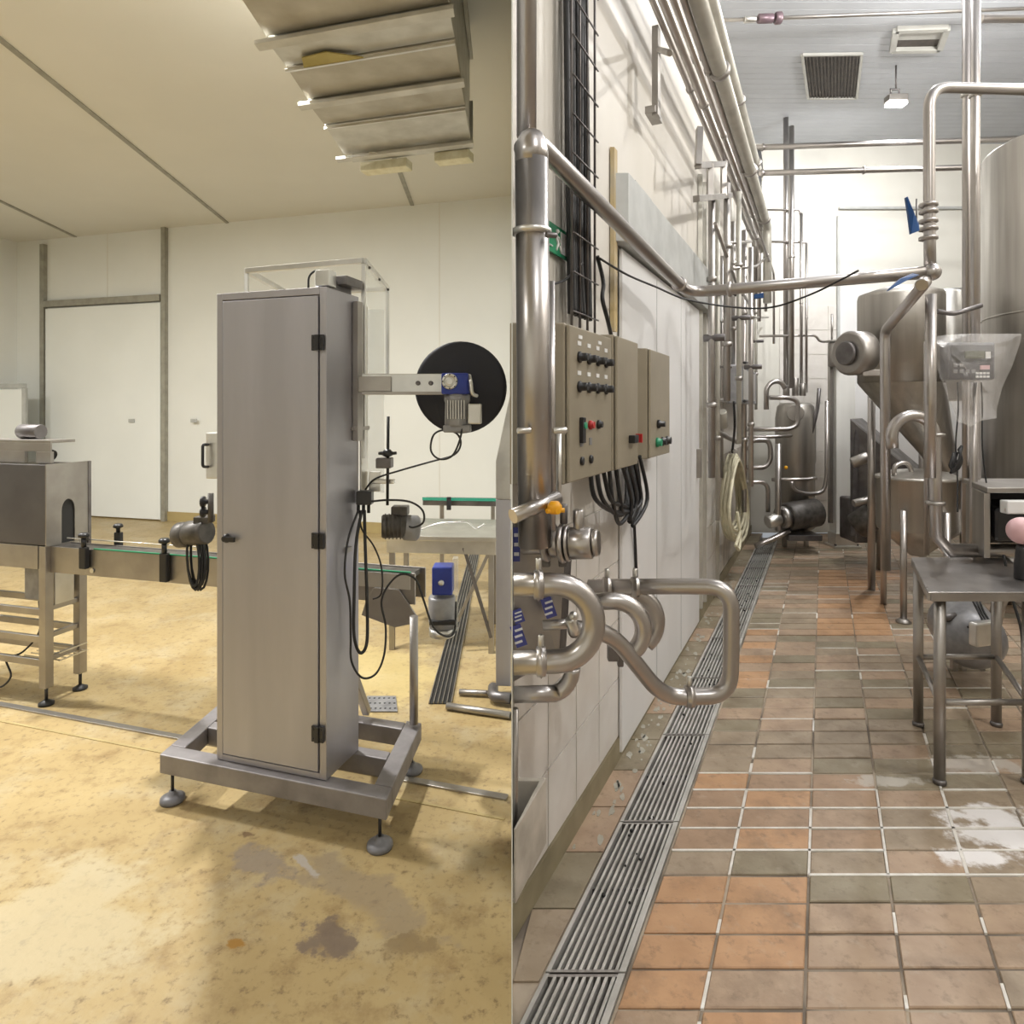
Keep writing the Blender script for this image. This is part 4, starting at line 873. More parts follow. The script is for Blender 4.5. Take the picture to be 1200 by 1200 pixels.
a, b = V(612, 638, 1.66), V(702, 636, 1.60); d = (b - a).normalized(); L0 = (b - a).length
for (f0, f1, r_) in ((0, .3, .026), (.28, .36, .046), (.36, .5, .034), (.5, .57, .05), (.58, .63, .046), (.63, .92, .040), (.92, 1.0, .033)):
    MB().drum(a + d * L0 * f0, a + d * L0 * f1, r_, .004, 24).build('ring' if r_ > .036 else 'tube', steel_pipe, vt)
MB().drum(a + d * L0 * .74 + zz * .02, a + d * L0 * .74 + zz * .085, .014, .003, 14).build('stem', steel_pipe, vt); MB().drum(a + d * L0 * .55 + zz * .05, a + d * L0 * .55 + zz * .10, .01, .002, 10).build('clamp_screw', steel_dark, vt)
for f in (.32, .535): MB().box(a + d * L0 * f - zz * .05, (.02, .016, .018), d).build('clamp_lug', steel_dark, vt, .003)
def arc(cx, cy, rx, ry, a0, a1, Y, n=14, dY=0): return [V(cx + rx * math.cos(math.radians(a0 + (a1 - a0) * i / n)), cy - ry * math.sin(math.radians(a0 + (a1 - a0) * i / n)), Y + dY * i / n) for i in range(n + 1)]
def bend(name, pts, r, label, clamps, m=steel_pipe):
    t = thing(name, sum(pts, Vector()) / len(pts), label, 'pipe'); MB().tube(pts, r, 20).build('tube', m, t)
    for c, d in clamps:
        d = Vector(d).normalized(); MB().lathe(c - d * .012, d, [(r * 1.02, 0), (r * 1.25, .002), (r * 1.25, .008), (r * 1.42, .012), (r * 1.25, .016), (r * 1.25, .022), (r * 1.02, .024)], 20).build('clamp', steel_pipe, t)
        MB().drum(c + zz * r * 1.2, c + zz * (r * 1.2 + .03), .007, .002, 10).build('clamp_screw', alu, t)
    return t
bend('bent_pipe', [V(602, 685, 1.52)] + arc(651, 730, 45, 45, 90, -90, 1.52, 18) + [V(602, 777, 1.52)], .0275, 'thick U shaped steel pipe with two clamps, frontmost of the low bends', [(V(631, 685, 1.52), (1, 0, 0)), (V(634, 775, 1.52), (1, 0, 0))])
bend('bent_pipe', [V(690, 706, 1.9)] + arc(718, 738, 36, 34, 95, -65, 1.9, 16), .0255, 'steel pipe bend curling just behind the frontmost U bend', [])
bend('bent_pipe', [V(708, 693, 2.08)] + arc(735, 728, 35, 35, 95, -50, 2.08, 16), .026, 'steel pipe bend curling farthest back towards the wall', [(V(712, 690, 2.08), (1, 0, .1))])
q1 = [V(672, 737, 1.78), V(716, 741, 1.86), V(738, 762, 1.92), V(766, 808, 1.95), V(812, 817, 1.95), V(858, 812, 1.95), V(857, 750, 1.95), V(857, 686, 1.95), V(800, 686, 2.0), V(690, 688, 2.1)]
bp = thing('looping_pipe', V(800, 820, 1.95), 'polished pipe looping low over the drain in a rounded rectangle', 'pipe')
MB().tube([q1[0], q1[1], V(768, 806, 1.92), V(788, 817, 1.95), V(855, 815, 1.95), V(857, 760, 1.95), V(857, 688, 1.95), V(800, 687, 2.0), q1[9]], .0245, 20, .10, 8).build('tube', steel_pipe, bp)
for c, d in ((V(808, 816, 1.95), (1, 0, 0)), (V(744, 688, 2.05), (1, 0, 0)), (V(711, 688, 2.08), (1, 0, 0))):
    d = Vector(d); r_ = .0245; MB().lathe(c - d * .014, d, [(r_ * 1.02, 0), (r_ * 1.3, .003), (r_ * 1.3, .012), (r_ * 1.45, .014), (r_ * 1.3, .018), (r_ * 1.3, .025), (r_ * 1.02, .028)], 20).build('clamp', steel_pipe, bp); MB().drum(c + zz * .03, c + zz * .06, .008, .002, 10).build('clamp_screw', alu, bp)
bend('bent_pipe', [V(602, 814, 1.68), V(640, 813, 1.68)] + arc(645, 782, 26, 31, -80, 0, 1.70, 8), .021, 'lowest thin bent pipe curling up under the frontmost U bend', [])
pipe('stub_pipe', [V(636, 733, 1.66), V(676, 730, 1.66)], .013, steel_pipe, 'small stub pipe poking out inside the frontmost U bend')
mv = he; MB().drum(V(668, 724, 1.62), V(674, 742, 1.64), .014, .003, 12).build('nut', alu, mv); MB().sphere(V(672, 722, 1.62), .012, 12, 8).build('cap', alu, mv)
pipe('support_rod', [V(604, 830, 1.66), V(603, 1010, 1.66)], .008, steel_dull, 'slim support leg below the plate unit at the room seam')
dm2 = thing('dark_bracket', V(722, 775, 2.1), 'dark bracket under the rear pipe bends', 'bracket'); MB().box(V(718, 765, 2.12), (.035, .03, .05)).build('block', steel_dark, dm2, .004); MB().box(V(727, 772, 2.12), (.02, .02, .05)).build('hook', steel_dark, dm2, .004)
# stone trough at the wall foot
sb_ = thing('wall_trough', (.03, 1.72, .3), 'open grey trough with thick rim low at the wall beside the room seam', 'trough')
o4 = [(.004, 1.60), (.053, 1.60), (.085, 1.80), (.004, 1.80)]
a_, b_ = .0, .48
MB().prism([(.004, 1.56), (.012, 1.60), (.074, 1.77), (.085, 1.82), (.004, 1.83)][:0] or [(.004, 1.58), (.01, 1.58), (.097, 1.80), (.081, 1.80)], .30, .485).build('side_wall', groutW, sb_, .002)
MB().prism([(.004, 1.785), (.081, 1.785), (.081, 1.80), (.004, 1.80)], .30, .485).build('back_wall', groutW, sb_, .002)
MB().prism([(.004, 1.60), (.012, 1.60), (.08, 1.785), (.004, 1.785)], .30, .32).build('bottom', black, sb_)
# ================================================================ crossing pipe, valve column and right hand pipes
cp = thing('valve_column', V(1088, 330, 2.70), 'upright polished pipe with ringed valve and blue lever above the crossing pipe', 'pipe')
MB().tube([V(1090, 318, 2.70), V(1088, 98, 2.70), V(1110, 110, 2.76), V(1320, 109, 2.76)][0:1] + [V(1089, 250, 2.70), V(1089, 102, 2.70), V(1300, 108, 2.80), V(1600, 108, 2.8)], .0225, 18, .09, 8).build('tube', steel_pipe, cp)
for py in (240, 248, 259, 268, 279): MB().lathe(V(1088, py + 3, 2.70), (0, 0, 1), [(.024, 0), (.036, .004), (.036, .016), (.024, .02)], 20).build('valve_ring', steel_pipe, cp)
MB().extr([V(1078, 270, 2.66), V(1068, 274, 2.65), V(1065, 250, 2.63), V(1062, 231, 2.62), V(1064, 230, 2.62), V(1071, 248, 2.63), V(1077, 262, 2.66)], (0, .015, 0)).build('blue_lever', blueh, cp, .002)
MB().cyl(V(1074, 262, 2.66), V(1074, 233, 2.66), .003).build('indicator_rod', steel_dark, cp)
ct = thing('tee_joint', V(1088, 330, 2.66), 'rounded tee end where the crossing pipe meets the upright valve column', 'joint')
MB().sphere(V(1092, 319, 2.68), .036, 20, 12).build('ball', steel_pipe, ct); MB().drum(V(1080, 334, 2.6), V(1084, 330, 2.66), .026, .004).build('coupling', steel_pipe, ct)
MB().extr([V(1078, 322, 2.64), V(1060, 330, 2.62), V(1041, 341, 2.6), V(1043, 338, 2.6), V(1056, 326, 2.62), V(1070, 320, 2.64)], (0, .015, 0)).build('blue_lever', blueh, ct, .001)
MB().extr([V(884, 345, 2.86), V(895, 343, 2.86), V(895, 349, 2.86), V(884, 350, 2.86)], (0, .015, 0)).build('blue_cap', blueh, ct, .001)
pipe('slanting_pipe', [V(1082, 334, 2.66), V(1037, 388, 3.3), V(1038, 560, 4.2), V(1038, 640, 4.4)][:2] + [V(1038, 500, 3.3), V(1038, 650, 3.3)][0:0] + [V(1038, 668, 3.3)][0:1], .0235, steel_pipe, 'pipe slanting down from the tee then straight to near the small tank', fil=.05)
mb = MB(); up = thing('upright_pipe', V(1089, 640, 2.74), 'upright pipe continuing below the tee beside the hopper', 'pipe'); mb.tube([V(1091, 345, 2.74), V(1090, 560, 2.74)], .022, 16).build('tube', steel_pipe, up)
for px, Y, lb in ((1133, 3.40, 'left of the two tall parallel pipes in front of the big tank'), (1143, 3.30, 'right of the two tall parallel pipes in front of the big tank')):
    t = thing('tall_parallel_pipe', V(px, 640, Y), lb, 'pipe'); MB().tube([V(px, 645, Y), Vector((V(px, 0, Y).x, Y, HR))], .0215, 16).build('tube', steel_pipe, t); MB().lathe(V(px, 114, Y), (0, 0, 1), [(.022, 0), (.03, .003), (.03, .02), (.022, .023)], 16).build('clamp', alu, t)
pipe('top_right_pipe', [V(1150, 22, 3.5), V(1700, 21, 3.5)], .021, steel_pipe, 'short level pipe with clamp at the top right corner', clamps=((0, .12),))
pipe('hanging_bar', [V(1098, 365, 3.2), V(1118, 368, 3.2), V(1150, 358, 3.2)], .012, steel_dark, 'dark horizontal clamp bar tying the twin tall pipes to the hopper')
pipe('far_pipe', [V(885, 173, 6.3), V(1330, 158, 6.0)], .028, steel_pipe, 'upper long pipe crossing the far wall just under the ceiling', clamps=((0, .02),))
pipe('far_pipe', [V(888, 203, 6.2), V(1140, 196, 6.0), V(1300, 192, 6.0)], .028, steel_pipe, 'lower long pipe crossing the far wall below the ceiling', clamps=((0, .02), (0, .5)))
tpp = pipe('top_pipe', [V(838, 24, 5.0), V(1300, 6, 5.0)], .014, steel_dull, 'thin pipe with purple fitting crossing under the ceiling at the top')
ff = thing('purple_fitting', V(903, 25, 4.95), 'purple grey threaded fitting on the thin ceiling pipe', 'fitting'); MB().drum(V(888, 22, 4.96), V(906, 21.5, 4.96), .035, .006).build('body', purple, ff); MB().drum(V(908, 21.5, 4.96), V(916, 21, 4.96), .045, .008).build('flange', purple, ff); MB().drum(V(872, 23, 4.96), V(886, 22.5, 4.96), .025, .005).build('nut', alu, ff)
# ---- vents and lamp on the ceiling
def cpt(px, py, z): return V(px, py, F * (z - CH) / (HY - py))
va = thing('ceiling_vent', cpt(975, 90, HR - .02), 'large dark louvred vent in the plank ceiling', 'vent')
q = [cpt(940, 63, HR - .004), cpt(1010, 62, HR - .004), cpt(1004, 114, HR - .004), cpt(947, 114, HR - .004)]
MB().extr(q, (0, 0, .003)).build('dark_back', ventd, va)
for i in range(4):
    bar(MB(), q[i] - zz * .01, q[(i + 1) % 4] - zz * .01, .025).build('frame_side', frm, va, .003)
for i in range(1, 16):
    f = i / 16; bar(MB(), q[0].lerp(q[1], f) - zz * .008, q[3].lerp(q[2], f) - zz * .008, .012).build('louvre', ventd, va)
vb = thing('ceiling_vent', cpt(1078, 45, HR - .02), 'smaller recessed ceiling vent with pale frame', 'vent')
q = [cpt(1050, 33, HR - .004), cpt(1110, 31, HR - .004), cpt(1101, 56, HR - .004), cpt(1046, 57, HR - .004)]
MB().extr(q, (0, 0, .003)).build('dark_back', ventd, vb)
for i in range(4): bar(MB(), q[i] - zz * .012, q[(i + 1) % 4] - zz * .012, .05).build('frame_side', frm, vb, .003)
h_ = [q[0].lerp(q[1], .06), q[0].lerp(q[1], .94), q[3].lerp(q[2], .94).lerp(q[0].lerp(q[1], .94), .45), q[3].lerp(q[2], .06).lerp(q[0].lerp(q[1], .06), .45)]
MB().extr([p - zz * .006 for p in h_], (0, 0, .004)).build('flap', frm, vb)
sl = thing('ceiling_spotlight', cpt(1050, 115, HR), 'small glowing square lamp hanging below the far ceiling', 'lamp')
c = V(1050, 122, 6.1); MB().box(c + zz * .05, (.18, .1, .06)).build('housing', steel_dull, sl, .006); MB().box(c - zz * .0, (.17, .09, .03)).build('glass', lampw, sl, .004)
MB().tube([c + Vector((-.05, 0, .08)), c + Vector((-.05, 0, .14)), c + Vector((.03, 0, .14)), c + Vector((.03, 0, .08))], .008, 8).build('bracket', steel_dark, sl); MB().cyl(c + zz * .14, Vector((c.x, c.y, HR)), .008).build('rod', steel_dark, sl)
lo = bpy.data.lights.new('spot', 'AREA'); lo.size = .15; lo.energy = 90; lo = bpy.data.objects.new('spotlight_source', lo); lo.location = c - zz * .03; lo.rotation_euler = (.5, 0, 0); COL.objects.link(lo)
# ---- vertical pipes by the far wall
for i, (px, y0, y1, Y, r_, lb) in enumerate(((921, 110, 455, 7.2, .028, 'left tall thin pipe standing before the far wall above the pump'), (927.5, 148, 455, 7.0, .028, 'right tall thin pipe standing before the far wall above the pump'), (939, 250, 460, 7.1, .016, 'thin pipe running down beside the tall thin pair'), (945, 285, 460, 7.1, .014, 'thinnest upright pipe right of the tall thin pair'))):
    pipe('standing_pipe', [V(px, y0, Y), V(px, y1, Y)], r_, steel_pipe, lb, clamps=((0, .5),))
for i, (pts, lb) in enumerate((([(890, 246), (938, 246), (938, 252)], 'upper level link pipe left of the standing pair'), ([(890, 283), (945, 284), (945, 290)], 'middle level link pipe left of the standing pair'), ([(890, 394), (956, 393), (960, 400), (978, 401)], 'long level pipe reaching the white post head'))):
    pipe('link_pipe', [V(a, b, 7.15) for a, b in pts], .014, steel_pipe, lb, fil=.08)
for i, (pts, r_, lb) in enumerate((([(872, 503), (925, 503), (935, 498), (935, 470), (925, 466), (902, 466)], .024, 'pipe loop around the pump head'), ([(898, 480), (898, 455), (905, 447), (915, 447), (920, 455)], .026, 'small arched pipe left of the pump head'),
        ([(872, 528), (880, 516), (900, 516), (903, 524), (903, 540), (896, 548), (874, 548)], .026, 'pipe loop low beside the wall risers'), ([(870, 512), (905, 512), (932, 510)], .02, 'short level pipe left of the pump'),
        ([(912, 520), (912, 600), (912, 622)], .03, 'upright pipe in front of the pump body'), ([(905, 562), (945, 562), (957, 560)], .02, 'level pipe at mid height of the pump'), ([(927, 563), (930, 575), (945, 579), (965, 578), (969, 560), (969, 470)], .022, 'bent pipe right of the pump rising by the white post'),
        ([(960, 455), (958, 480), (950, 510)], .02, 'dark lever pipe leaning at the pump top'), ([(885, 640), (905, 632), (925, 622)], .03, 'low pipe along the floor at the pump foot'), ([(866, 565), (900, 565), (900, 600)], .022, 'pipe turning down behind the cream hose'))):
    pipe('pump_pipe', [V(a, b, 6.7 + (i % 4) * .08) for a, b in pts], r_, steel_pipe if i != 7 else steel_dark, lb, fil=.1)
pu = thing('pump_unit', V(932, 625, 7.1), 'upright steel pump unit standing at the far end of the drain', 'pump')
MB().lathe(V(932, 622, 7.1), (0, 0, 1), [(.14, 0), (.2, .05), (.2, .75), (.21, .78), (.21, 1.25), (.19, 1.38), (.15, 1.42)], 24).build('body', steel_tank, pu)
MB().drum(V(932, 484, 6.9), V(932, 484, 6.82), .09, .008).build('inspection_flange', steel_dull, pu)
for dx, h1 in ((-.1, .12), (0, .2), (.08, .14)): MB().drum(V(932, 464, 7.1) + Vector((dx, 0, 0)), V(932, 464, 7.1) + Vector((dx, 0, h1)), .035, .006).build('valve_head', steel_dull, pu)
for dx in (-.12, .12): bar(MB(), V(932, 640, 7.1) + Vector((dx, 0, -.02)), V(932, 616, 7.1) + Vector((dx, 0, 0)), .04).build('leg', steel_dull, pu)
MB().sphere(V(921, 548, 6.88), .02, 10, 6).build('yellow_cap', yellow, pu)
dmo = thing('dark_pump_motor', V(940, 625, 6.8), 'dark cylindrical motor lying on the floor at the far end', 'motor')
MB().drum(V(921, 606, 6.75), V(958, 600, 6.85), .15, .02, 24).build('motor_body', darkm, dmo); MB().drum(V(914, 607, 6.72), V(921, 606, 6.75), .12, .02, 24).build('end_cap', steel_dull, dmo)
MB().box(V(938, 628, 6.8), (.35, .25, .06)).build('base_plate', steel_dark, dmo, .006); MB().drum(V(899, 612, 6.7), V(914, 608, 6.72), .07, .01).build('inlet', alu, dmo)
# ---- white post
wp_ = thing('white_post', FL(987, 640), 'shiny white square post with base plate in the middle background', 'post')
Yw = FL(987, 640).y; a = V(976, 640, Yw); b = V(998, 400, Yw); MB().box(((a.x + b.x) / 2, Yw, b.z / 2 + .02), (b.x - a.x, .16, b.z - .04)).build('column', mat('white_post_paint', (.85, .85, .82), (.76, .76, .73), .25, 0, 6, Z), wp_, .008)
MB().box(((a.x + b.x) / 2, Yw, .012), (.30, .26, .024)).build('base_plate', alu, wp_, .004); MB().box(((a.x + b.x) / 2, Yw - .01, .09), (b.x - a.x + .04, .18, .14)).build('foot_sleeve', alu, wp_, .006)
for dx in (-.12, .12): MB().drum(Vector(((a.x + b.x) / 2 + dx, Yw - .09, .024)), Vector(((a.x + b.x) / 2 + dx, Yw - .09, .045)), .014, .003, 8).build('bolt', steel_dark, wp_)
MB().box(V(973, 510, Yw), (.035, .05, 1.95)).build('side_rail', steel_dull, wp_, .003)
MB().drum(V(978, 430, Yw - .1), V(978, 402, Yw - .1), .07, .01, 18).build('head_gear', steel_dull, wp_); MB().box(V(978, 400, Yw - .1), (.16, .14, .02)).build('head_plate', steel_dull, wp_, .003); MB().cyl(V(975, 398, Yw), V(975, 368, Yw), .012).build('rod', steel_dull, wp_)
# ---- hopper
ho = thing('hopper_tank', V(1068, 570, 5), 'conical bottom hopper tank with round manhole on its left side', 'tank')
c = V(1055, 0, 5.0); c.z = 0; zt, zm, zb_ = 2.42, 1.73, .98
MB().lathe(Vector((c.x, c.y, zm)), (0, 0, 1), [(.298, 0), (.298, zt - zm - .03), (.292, zt - zm), (.15, zt - zm + .05), (.02, zt - zm + .07)], 40).build('shell', steel_tank, ho)
g = MB(); n = 40; vs = []
for (r0, zq, ox) in ((.08, 1.04, .36), (.297, zm - .002, 0)):
    for i in range(n): a = 2 * math.pi * i / n; vs.append((c.x + ox + r0 * math.cos(a), c.y + r0 * math.sin(a), zq))
g.add(vs, [(i, (i + 1) % n, n + (i + 1) % n, n + i) for i in range(n)], True); g.add(vs[:n], [tuple(range(n))[::-1]]); g.build('cone', steel_tank, ho)
MB().drum(V(1013, 414, 4.8), V(993, 414, 4.75), .165, .02, 28).build('manhole', steel_dull, ho); MB().drum(V(993, 414, 4.75), V(989, 414, 4.74), .09, .01, 20).build('manhole_hub', steel_dark, ho); MB().box(V(1022, 437, 4.72), (.16, .05, .05)).build('latch', steel_pipe, ho, .006)
MB().cyl(Vector((c.x + .36, c.y, zb_ - .08)), Vector((c.x + .36, c.y, 1.04)), .08).build('outlet', steel_dull, ho)
for dx, dy in ((.52, -.05), (.4, .35), (0.0, .4)): MB().cyl(Vector((c.x + dx, c.y + dy, 0)), Vector((c.x + dx, c.y + dy, 1.9)), .03).build('leg', steel_pipe, ho)
st2 = thing('inclined_screw', V(1020, 620, 6.2), 'dark inclined trough sloping down behind the hopper from left to right', 'conveyor')
MB().extr([V(996, 490, 6.2), V(1032, 520, 6.1), V(1075, 556, 5.9), V(1075, 590, 5.9), V(1030, 560, 6.1), V(1010, 600, 6.2), V(996, 620, 6.2)], (.28, .3, 0)).build('trough', steel_dark, st2, .01)
MB().drum(V(998, 543, 5.9), V(1018, 535, 5.85), .05, .01).build('inlet_stub', steel_dull, st2); MB().drum(V(1002, 618, 5.9), V(1030, 600, 5.8), .12, .02).build('drive', darkm, st2); MB().drum(V(1000, 590, 5.8), V(1030, 583, 5.8), .035, .006).build('tube', steel_dull, st2)
bar(MB(), V(998, 628, 6.1), V(1004, 500, 6.2), .04).build('leg', steel_dark, st2); MB().box(V(1010, 608, 6.3), (.3, .3, .42)).build('drive_case', steel_dark, st2, .02)
bt = thing('rear_cylinder', V(1112, 460, 5.6), 'small bright steel cylinder between hopper and big tank', 'tank'); MB().drum(V(1113, 470, 5.6), V(1113, 340, 5.6), .15, .03, 28).build('shell', alu, bt)
# ---- small process tank
sm_ = thing('small_tank', V(1075, 650, 4.75), 'small open steel tank with conical bottom on thin legs, below the hopper', 'tank')
c = V(1075, 560, 4.75)
MB().lathe(Vector((c.x, c.y, .44)), (0, 0, 1), [(.05, 0), (.262, .19), (.268, .21), (.268, .56), (.278, .565), (.278, .585), (.262, .59), (.2, .62), (.05, .64)], 36).build('shell', steel_tank, sm_)
MB().tube([c + Vector((-.22, -.08, .02)), c + Vector((-.22, -.08, .1)), c + Vector((-.12, -.08, .13)), c + Vector((-.08, -.08, .02))], .016, 10, .05).build('lid_handle', steel_pipe, sm_)
for i, (px, py) in enumerate(((1047, 727), (1067, 704), (1033, 668), (1112, 712))):
    p = FL(px, py); cc = Vector((c.x, c.y, 0)); dv = (p - cc); pr = cc + dv.normalized() * .27
    q = p; 
    if i in (0, 1, 3): q = cc + Vector(((-.2, .02, .2)[(0, 1, 3).index(i)], -.17, 0)); q = cc + (q - cc).normalized() * .28; MB().cyl(q + zz * .01, q + zz * .8, .022).build('leg', steel_pipe, sm_); MB().lathe(q, (0, 0, 1), [(.05, 0), (.05, .01), (.025, .03)], 14).build('foot_disc', steel_dull, sm_)
q = Vector((c.x, c.y, 0)) + Vector((-.1, .26, 0)); MB().cyl(q, q + zz * .8, .022).build('leg', steel_pipe, sm_)
pipe('support_column', [V(1033, 667, 6.05), V(1034, 560, 6.05)], .045, steel_dull, 'thick short leg standing behind the small tank on its left')
# ---- hook pipe
hk = thing('hook_pipe', V(1093, 645, 3.05), 'steel pipe arched like a walking stick handle over the small tank', 'pipe')
MB().tube([V(1046, 525, 3.05), V(1045, 512, 3.05)] + arc(1070, 512, 25, 25, 178, 2, 3.05, 16) + [V(1096, 560, 3.05), V(1097, 628, 3.05), V(1112, 645, 3.1), V(1300, 645, 3.1)], .0265, 18).build('tube', steel_pipe, hk)
for py in (512, 592): MB().lathe(V(1096, py, 3.05), (0, 0, 1), [(.027, 0), (.042, .004), (.042, .016), (.027, .02)], 18).build('clamp', steel_dull, hk)
pipe('thin_upright', [V(1086, 400, 3.3), V(1086, 650, 3.3)], .013, steel_pipe, 'thin bright upright tube left of the hook pipe')
# ---- big tank
bk = thing('big_tank', (4.3, 4.6, 0), 'huge vertical brushed steel tank filling the right edge of the picture', 'tank')
MB().lathe((4.3, 4.6, .5), (0, 0, 1), [(.5, 0), (.74, .05), (.75, .1), (.75, 2.93), (.748, 2.94), (.4, 2.99), (.05, 3.0)], 64).build('shell', steel_tank, bk)
MB().lathe((4.3, 4.6, 2.2), (0, 0, 1), [(.751, 0), (.753, .002), (.753, .012), (.751, .014)], 64).build('weld_seam', steel_tank, bk)
for i in range(4): a = math.pi / 4 + i * math.pi / 2; MB().cyl((4.3 + .6 * math.cos(a), 4.6 + .6 * math.sin(a), 0), (4.3 + .6 * math.cos(a), 4.6 + .6 * math.sin(a), .6), .05).build('leg', steel_pipe, bk)
# ---- scale display in a clear bag
sd = thing('scale_display', V(1140, 446, 3.15), 'dark digital scale display with buttons, wrapped in a clear bag on a pole', 'display')
Ys = 3.12
g = MB(); quad(g, 1111, 401, 1167, 445, Ys, .07); g.build('case', mat('display_case', (.06, .06, .07), (.07, .07, .08), .35), sd, .012)
quad(MB(), 1115, 404, 1163, 424, Ys - .003, .003).build('screen_bezel', blackp, sd, .001); quad(MB(), 1131, 411, 1154, 420, Ys - .006, .003).build('lcd', lcd, sd)
for i, (px, py) in enumerate(((1120, 428), (1127, 428), (1120, 435), (1127, 435), (1134, 435), (1141, 435))): quad(MB(), px - 2.4, py - 2.2, px + 2.4, py + 2.2, Ys - .004, .004).build('button', greym, sd, .001)
quad(MB(), 1149, 428, 1160, 433, Ys - .004, .004).build('red_label', pink, sd); quad(MB(), 1155, 412, 1161, 420, Ys - .006, .003).build('corner_label', white, sd)
for i in range(8): quad(MB(), 1144 + (i % 4) * 4.2, 436 + (i // 4) * 4, 1147 + (i % 4) * 4.2, 438.5 + (i // 4) * 4, Ys - .004, .004).build('key', white, sd)
MB().cyl(V(1141, 448, 3.2), V(1141, 665, 3.2), .018).build('pole', steel_pipe, sd)
bagp = [(1086, 396), (1110, 392), (1140, 391), (1170, 391), (1197, 391), (1196, 400), (1186, 430), (1176, 450), (1168, 478), (1168, 490), (1150, 493), (1138, 500), (1122, 494), (1118, 482), (1108, 458), (1096, 425), (1088, 412)]
bagg = thing('clear_bag', V(1140, 500, 3.08), 'crumpled clear plastic bag pulled over the scale display', 'bag')
rb_ = random.Random(9); vs = []; fs = []; n = len(bagp); cxy = (1140, 432)
for s_, Yb in ((0, 3.03), (1, 3.22)):
    for k in range(1, 7):
        f = k / 6
        for (px, py) in bagp:
            bulge = (1 - f ** 3) * .04 * (-1 if s_ == 0 else 1)
            Y = (Yb * (1 - f ** 4) + 3.12 * f ** 4) + bulge + rb_.uniform(-.012, .012) * (1 if k < 6 else 0)
            vs.append(V(cxy[0] + (px - cxy[0]) * f + rb_.uniform(-1.5, 1.5) * (f < 1), cxy[1] + (py - cxy[1]) * f + rb_.uniform(-1.5, 1.5) * (f < 1), Y))
    o_ = s_ * 6 * n
    for k in range(5):
        for i in range(n): fs.append((o_ + k * n + i, o_ + k * n + (i + 1) % n, o_ + (k + 1) * n + (i + 1) % n, o_ + (k + 1) * n + i))
    fs.append(tuple(o_ + i for i in range(n)))
MB().add(vs, fs).build('film', plast, bagg)
for px in (1122, 1150): cable('display_cable', [V(px, 448, 3.16), V(px + 1, 480, 3.15), V(px - 2 + (px > 1140) * 3, 520, 3.15), V(px + (px > 1140) * 5, 560, 3.15), V(px + (px > 1140) * 12, 600, 3.1)], .0035, black, ('left' if px < 1140 else 'right') + ' thin black cable hanging below the scale display')
cbn = thing('cable_bundle', V(1118, 560, 3.05), 'short tied bundle of black cable beside the display pole', 'cable')
for i in range(5): MB().tube([V(1127 - i, 522 + i, 3.05), V(1124 + i, 540, 3.04), V(1114 + i * 2, 556 - i, 3.05), V(1116 - i, 548, 3.06), V(1122 - i, 530, 3.06)], .006, 6, .02).build('cable_loop', black, cbn)
# ---- steel table
ta = thing('steel_table', AX(.35, 2.8), 'waist high stainless steel table with round legs at the right', 'table')
def tpt(x, Y): return (x, Y)
ZTb = .79; tf = [(1.664, 2.558), (2.14, 2.558), (2.45, 3.165), (1.975, 3.165)]
MB().prism(tf, ZTb - .006, ZTb).build('tabletop', mat('table_steel', (.55, .53, .52), (.36, .34, .33), .3, .85, 5, bump=.05, rvar=.08), ta, .002)
for i in range(4):
    a, b = Vector((*tf[i], ZTb - .022)), Vector((*tf[(i + 1) % 4], ZTb - .022)); cc = Vector((2.06, 2.86, ZTb - .022)); a = a.lerp(cc, .02); b = b.lerp(cc, .02)
    MB().box((a + b) / 2, ((b - a).length - .012, .012, .03), b - a).build('edge_fold', steel_dull, ta, .001)
lg = [(1.739, 2.603), (2.10, 2.603), (2.331, 3.08), (1.955, 3.08)]
for p in lg: MB().cyl((p[0], p[1], .012), (p[0], p[1], ZTb - .01), .0215, seg=18).build('leg', steel_dull, ta); MB().lathe((p[0], p[1], 0), (0, 0, 1), [(.024, 0), (.026, .012), (.022, .02)], 18).build('foot', steel_dark, ta)
for i in range(4): a, b = lg[i], lg[(i + 1) % 4]; MB().cyl((a[0], a[1], .33), (b[0], b[1], .33), .0125).build('rail', steel_dull, ta)
# ---- drum motor under the table
um = thing('floor_motor', V(1150, 810, 3.5), 'large grey tapered motor housing on the floor behind the table legs', 'motor')
MB().lathe(V(1150, 762, 3.36), (.35, 1, .1), [(.05, 0), (.11, .03), (.15, .09), (.162, .14), (.162, .34), (.15, .4), (.1, .42)], 24).build('housing', greym, um)
MB().box(V(1152, 742, 3.27), (.14, .05, .12), (1, .3, 0)).build('front_block', alu, um, .01); MB().box(V(1158, 812, 3.6), (.4, .35, .04)).build('base_plate', steel_dull, um, .006)
MB().tube([V(1163, 742, 3.7), V(1172, 700, 3.7), V(1190, 690, 3.7), V(1192, 655, 3.7)], .035, 14, .08).build('outlet_pipe', steel_dull, um)
for i in range(3): MB().tube([V(1140 + i * 4, 704, 3.4), V(1146 + i * 3, 716, 3.36), V(1153 + i * 4, 730, 3.3), V(1150 - i * 8, 735, 3.3)], .006, 6, .03).build('wire', black, um)
for px in (1118, 1128, 1150): bar(MB(), V(px, 790, 3.75), V(px - (px == 1150) * 12, 660, 3.75), .03).build('stand_leg', steel_dull, um)
MB().tube([V(1104, 725, 3.5), V(1120, 722, 3.5)], .02, 10).build('shaft', steel_dark, um)
cable('floor_cable', [V(1176, 650, 3.0), V(1186, 700, 2.95), V(1197, 740, 2.9), V(1199, 790, 2.9)], .006, black, 'black cable hanging down behind the table at the right edge')
ZTb0 = .791
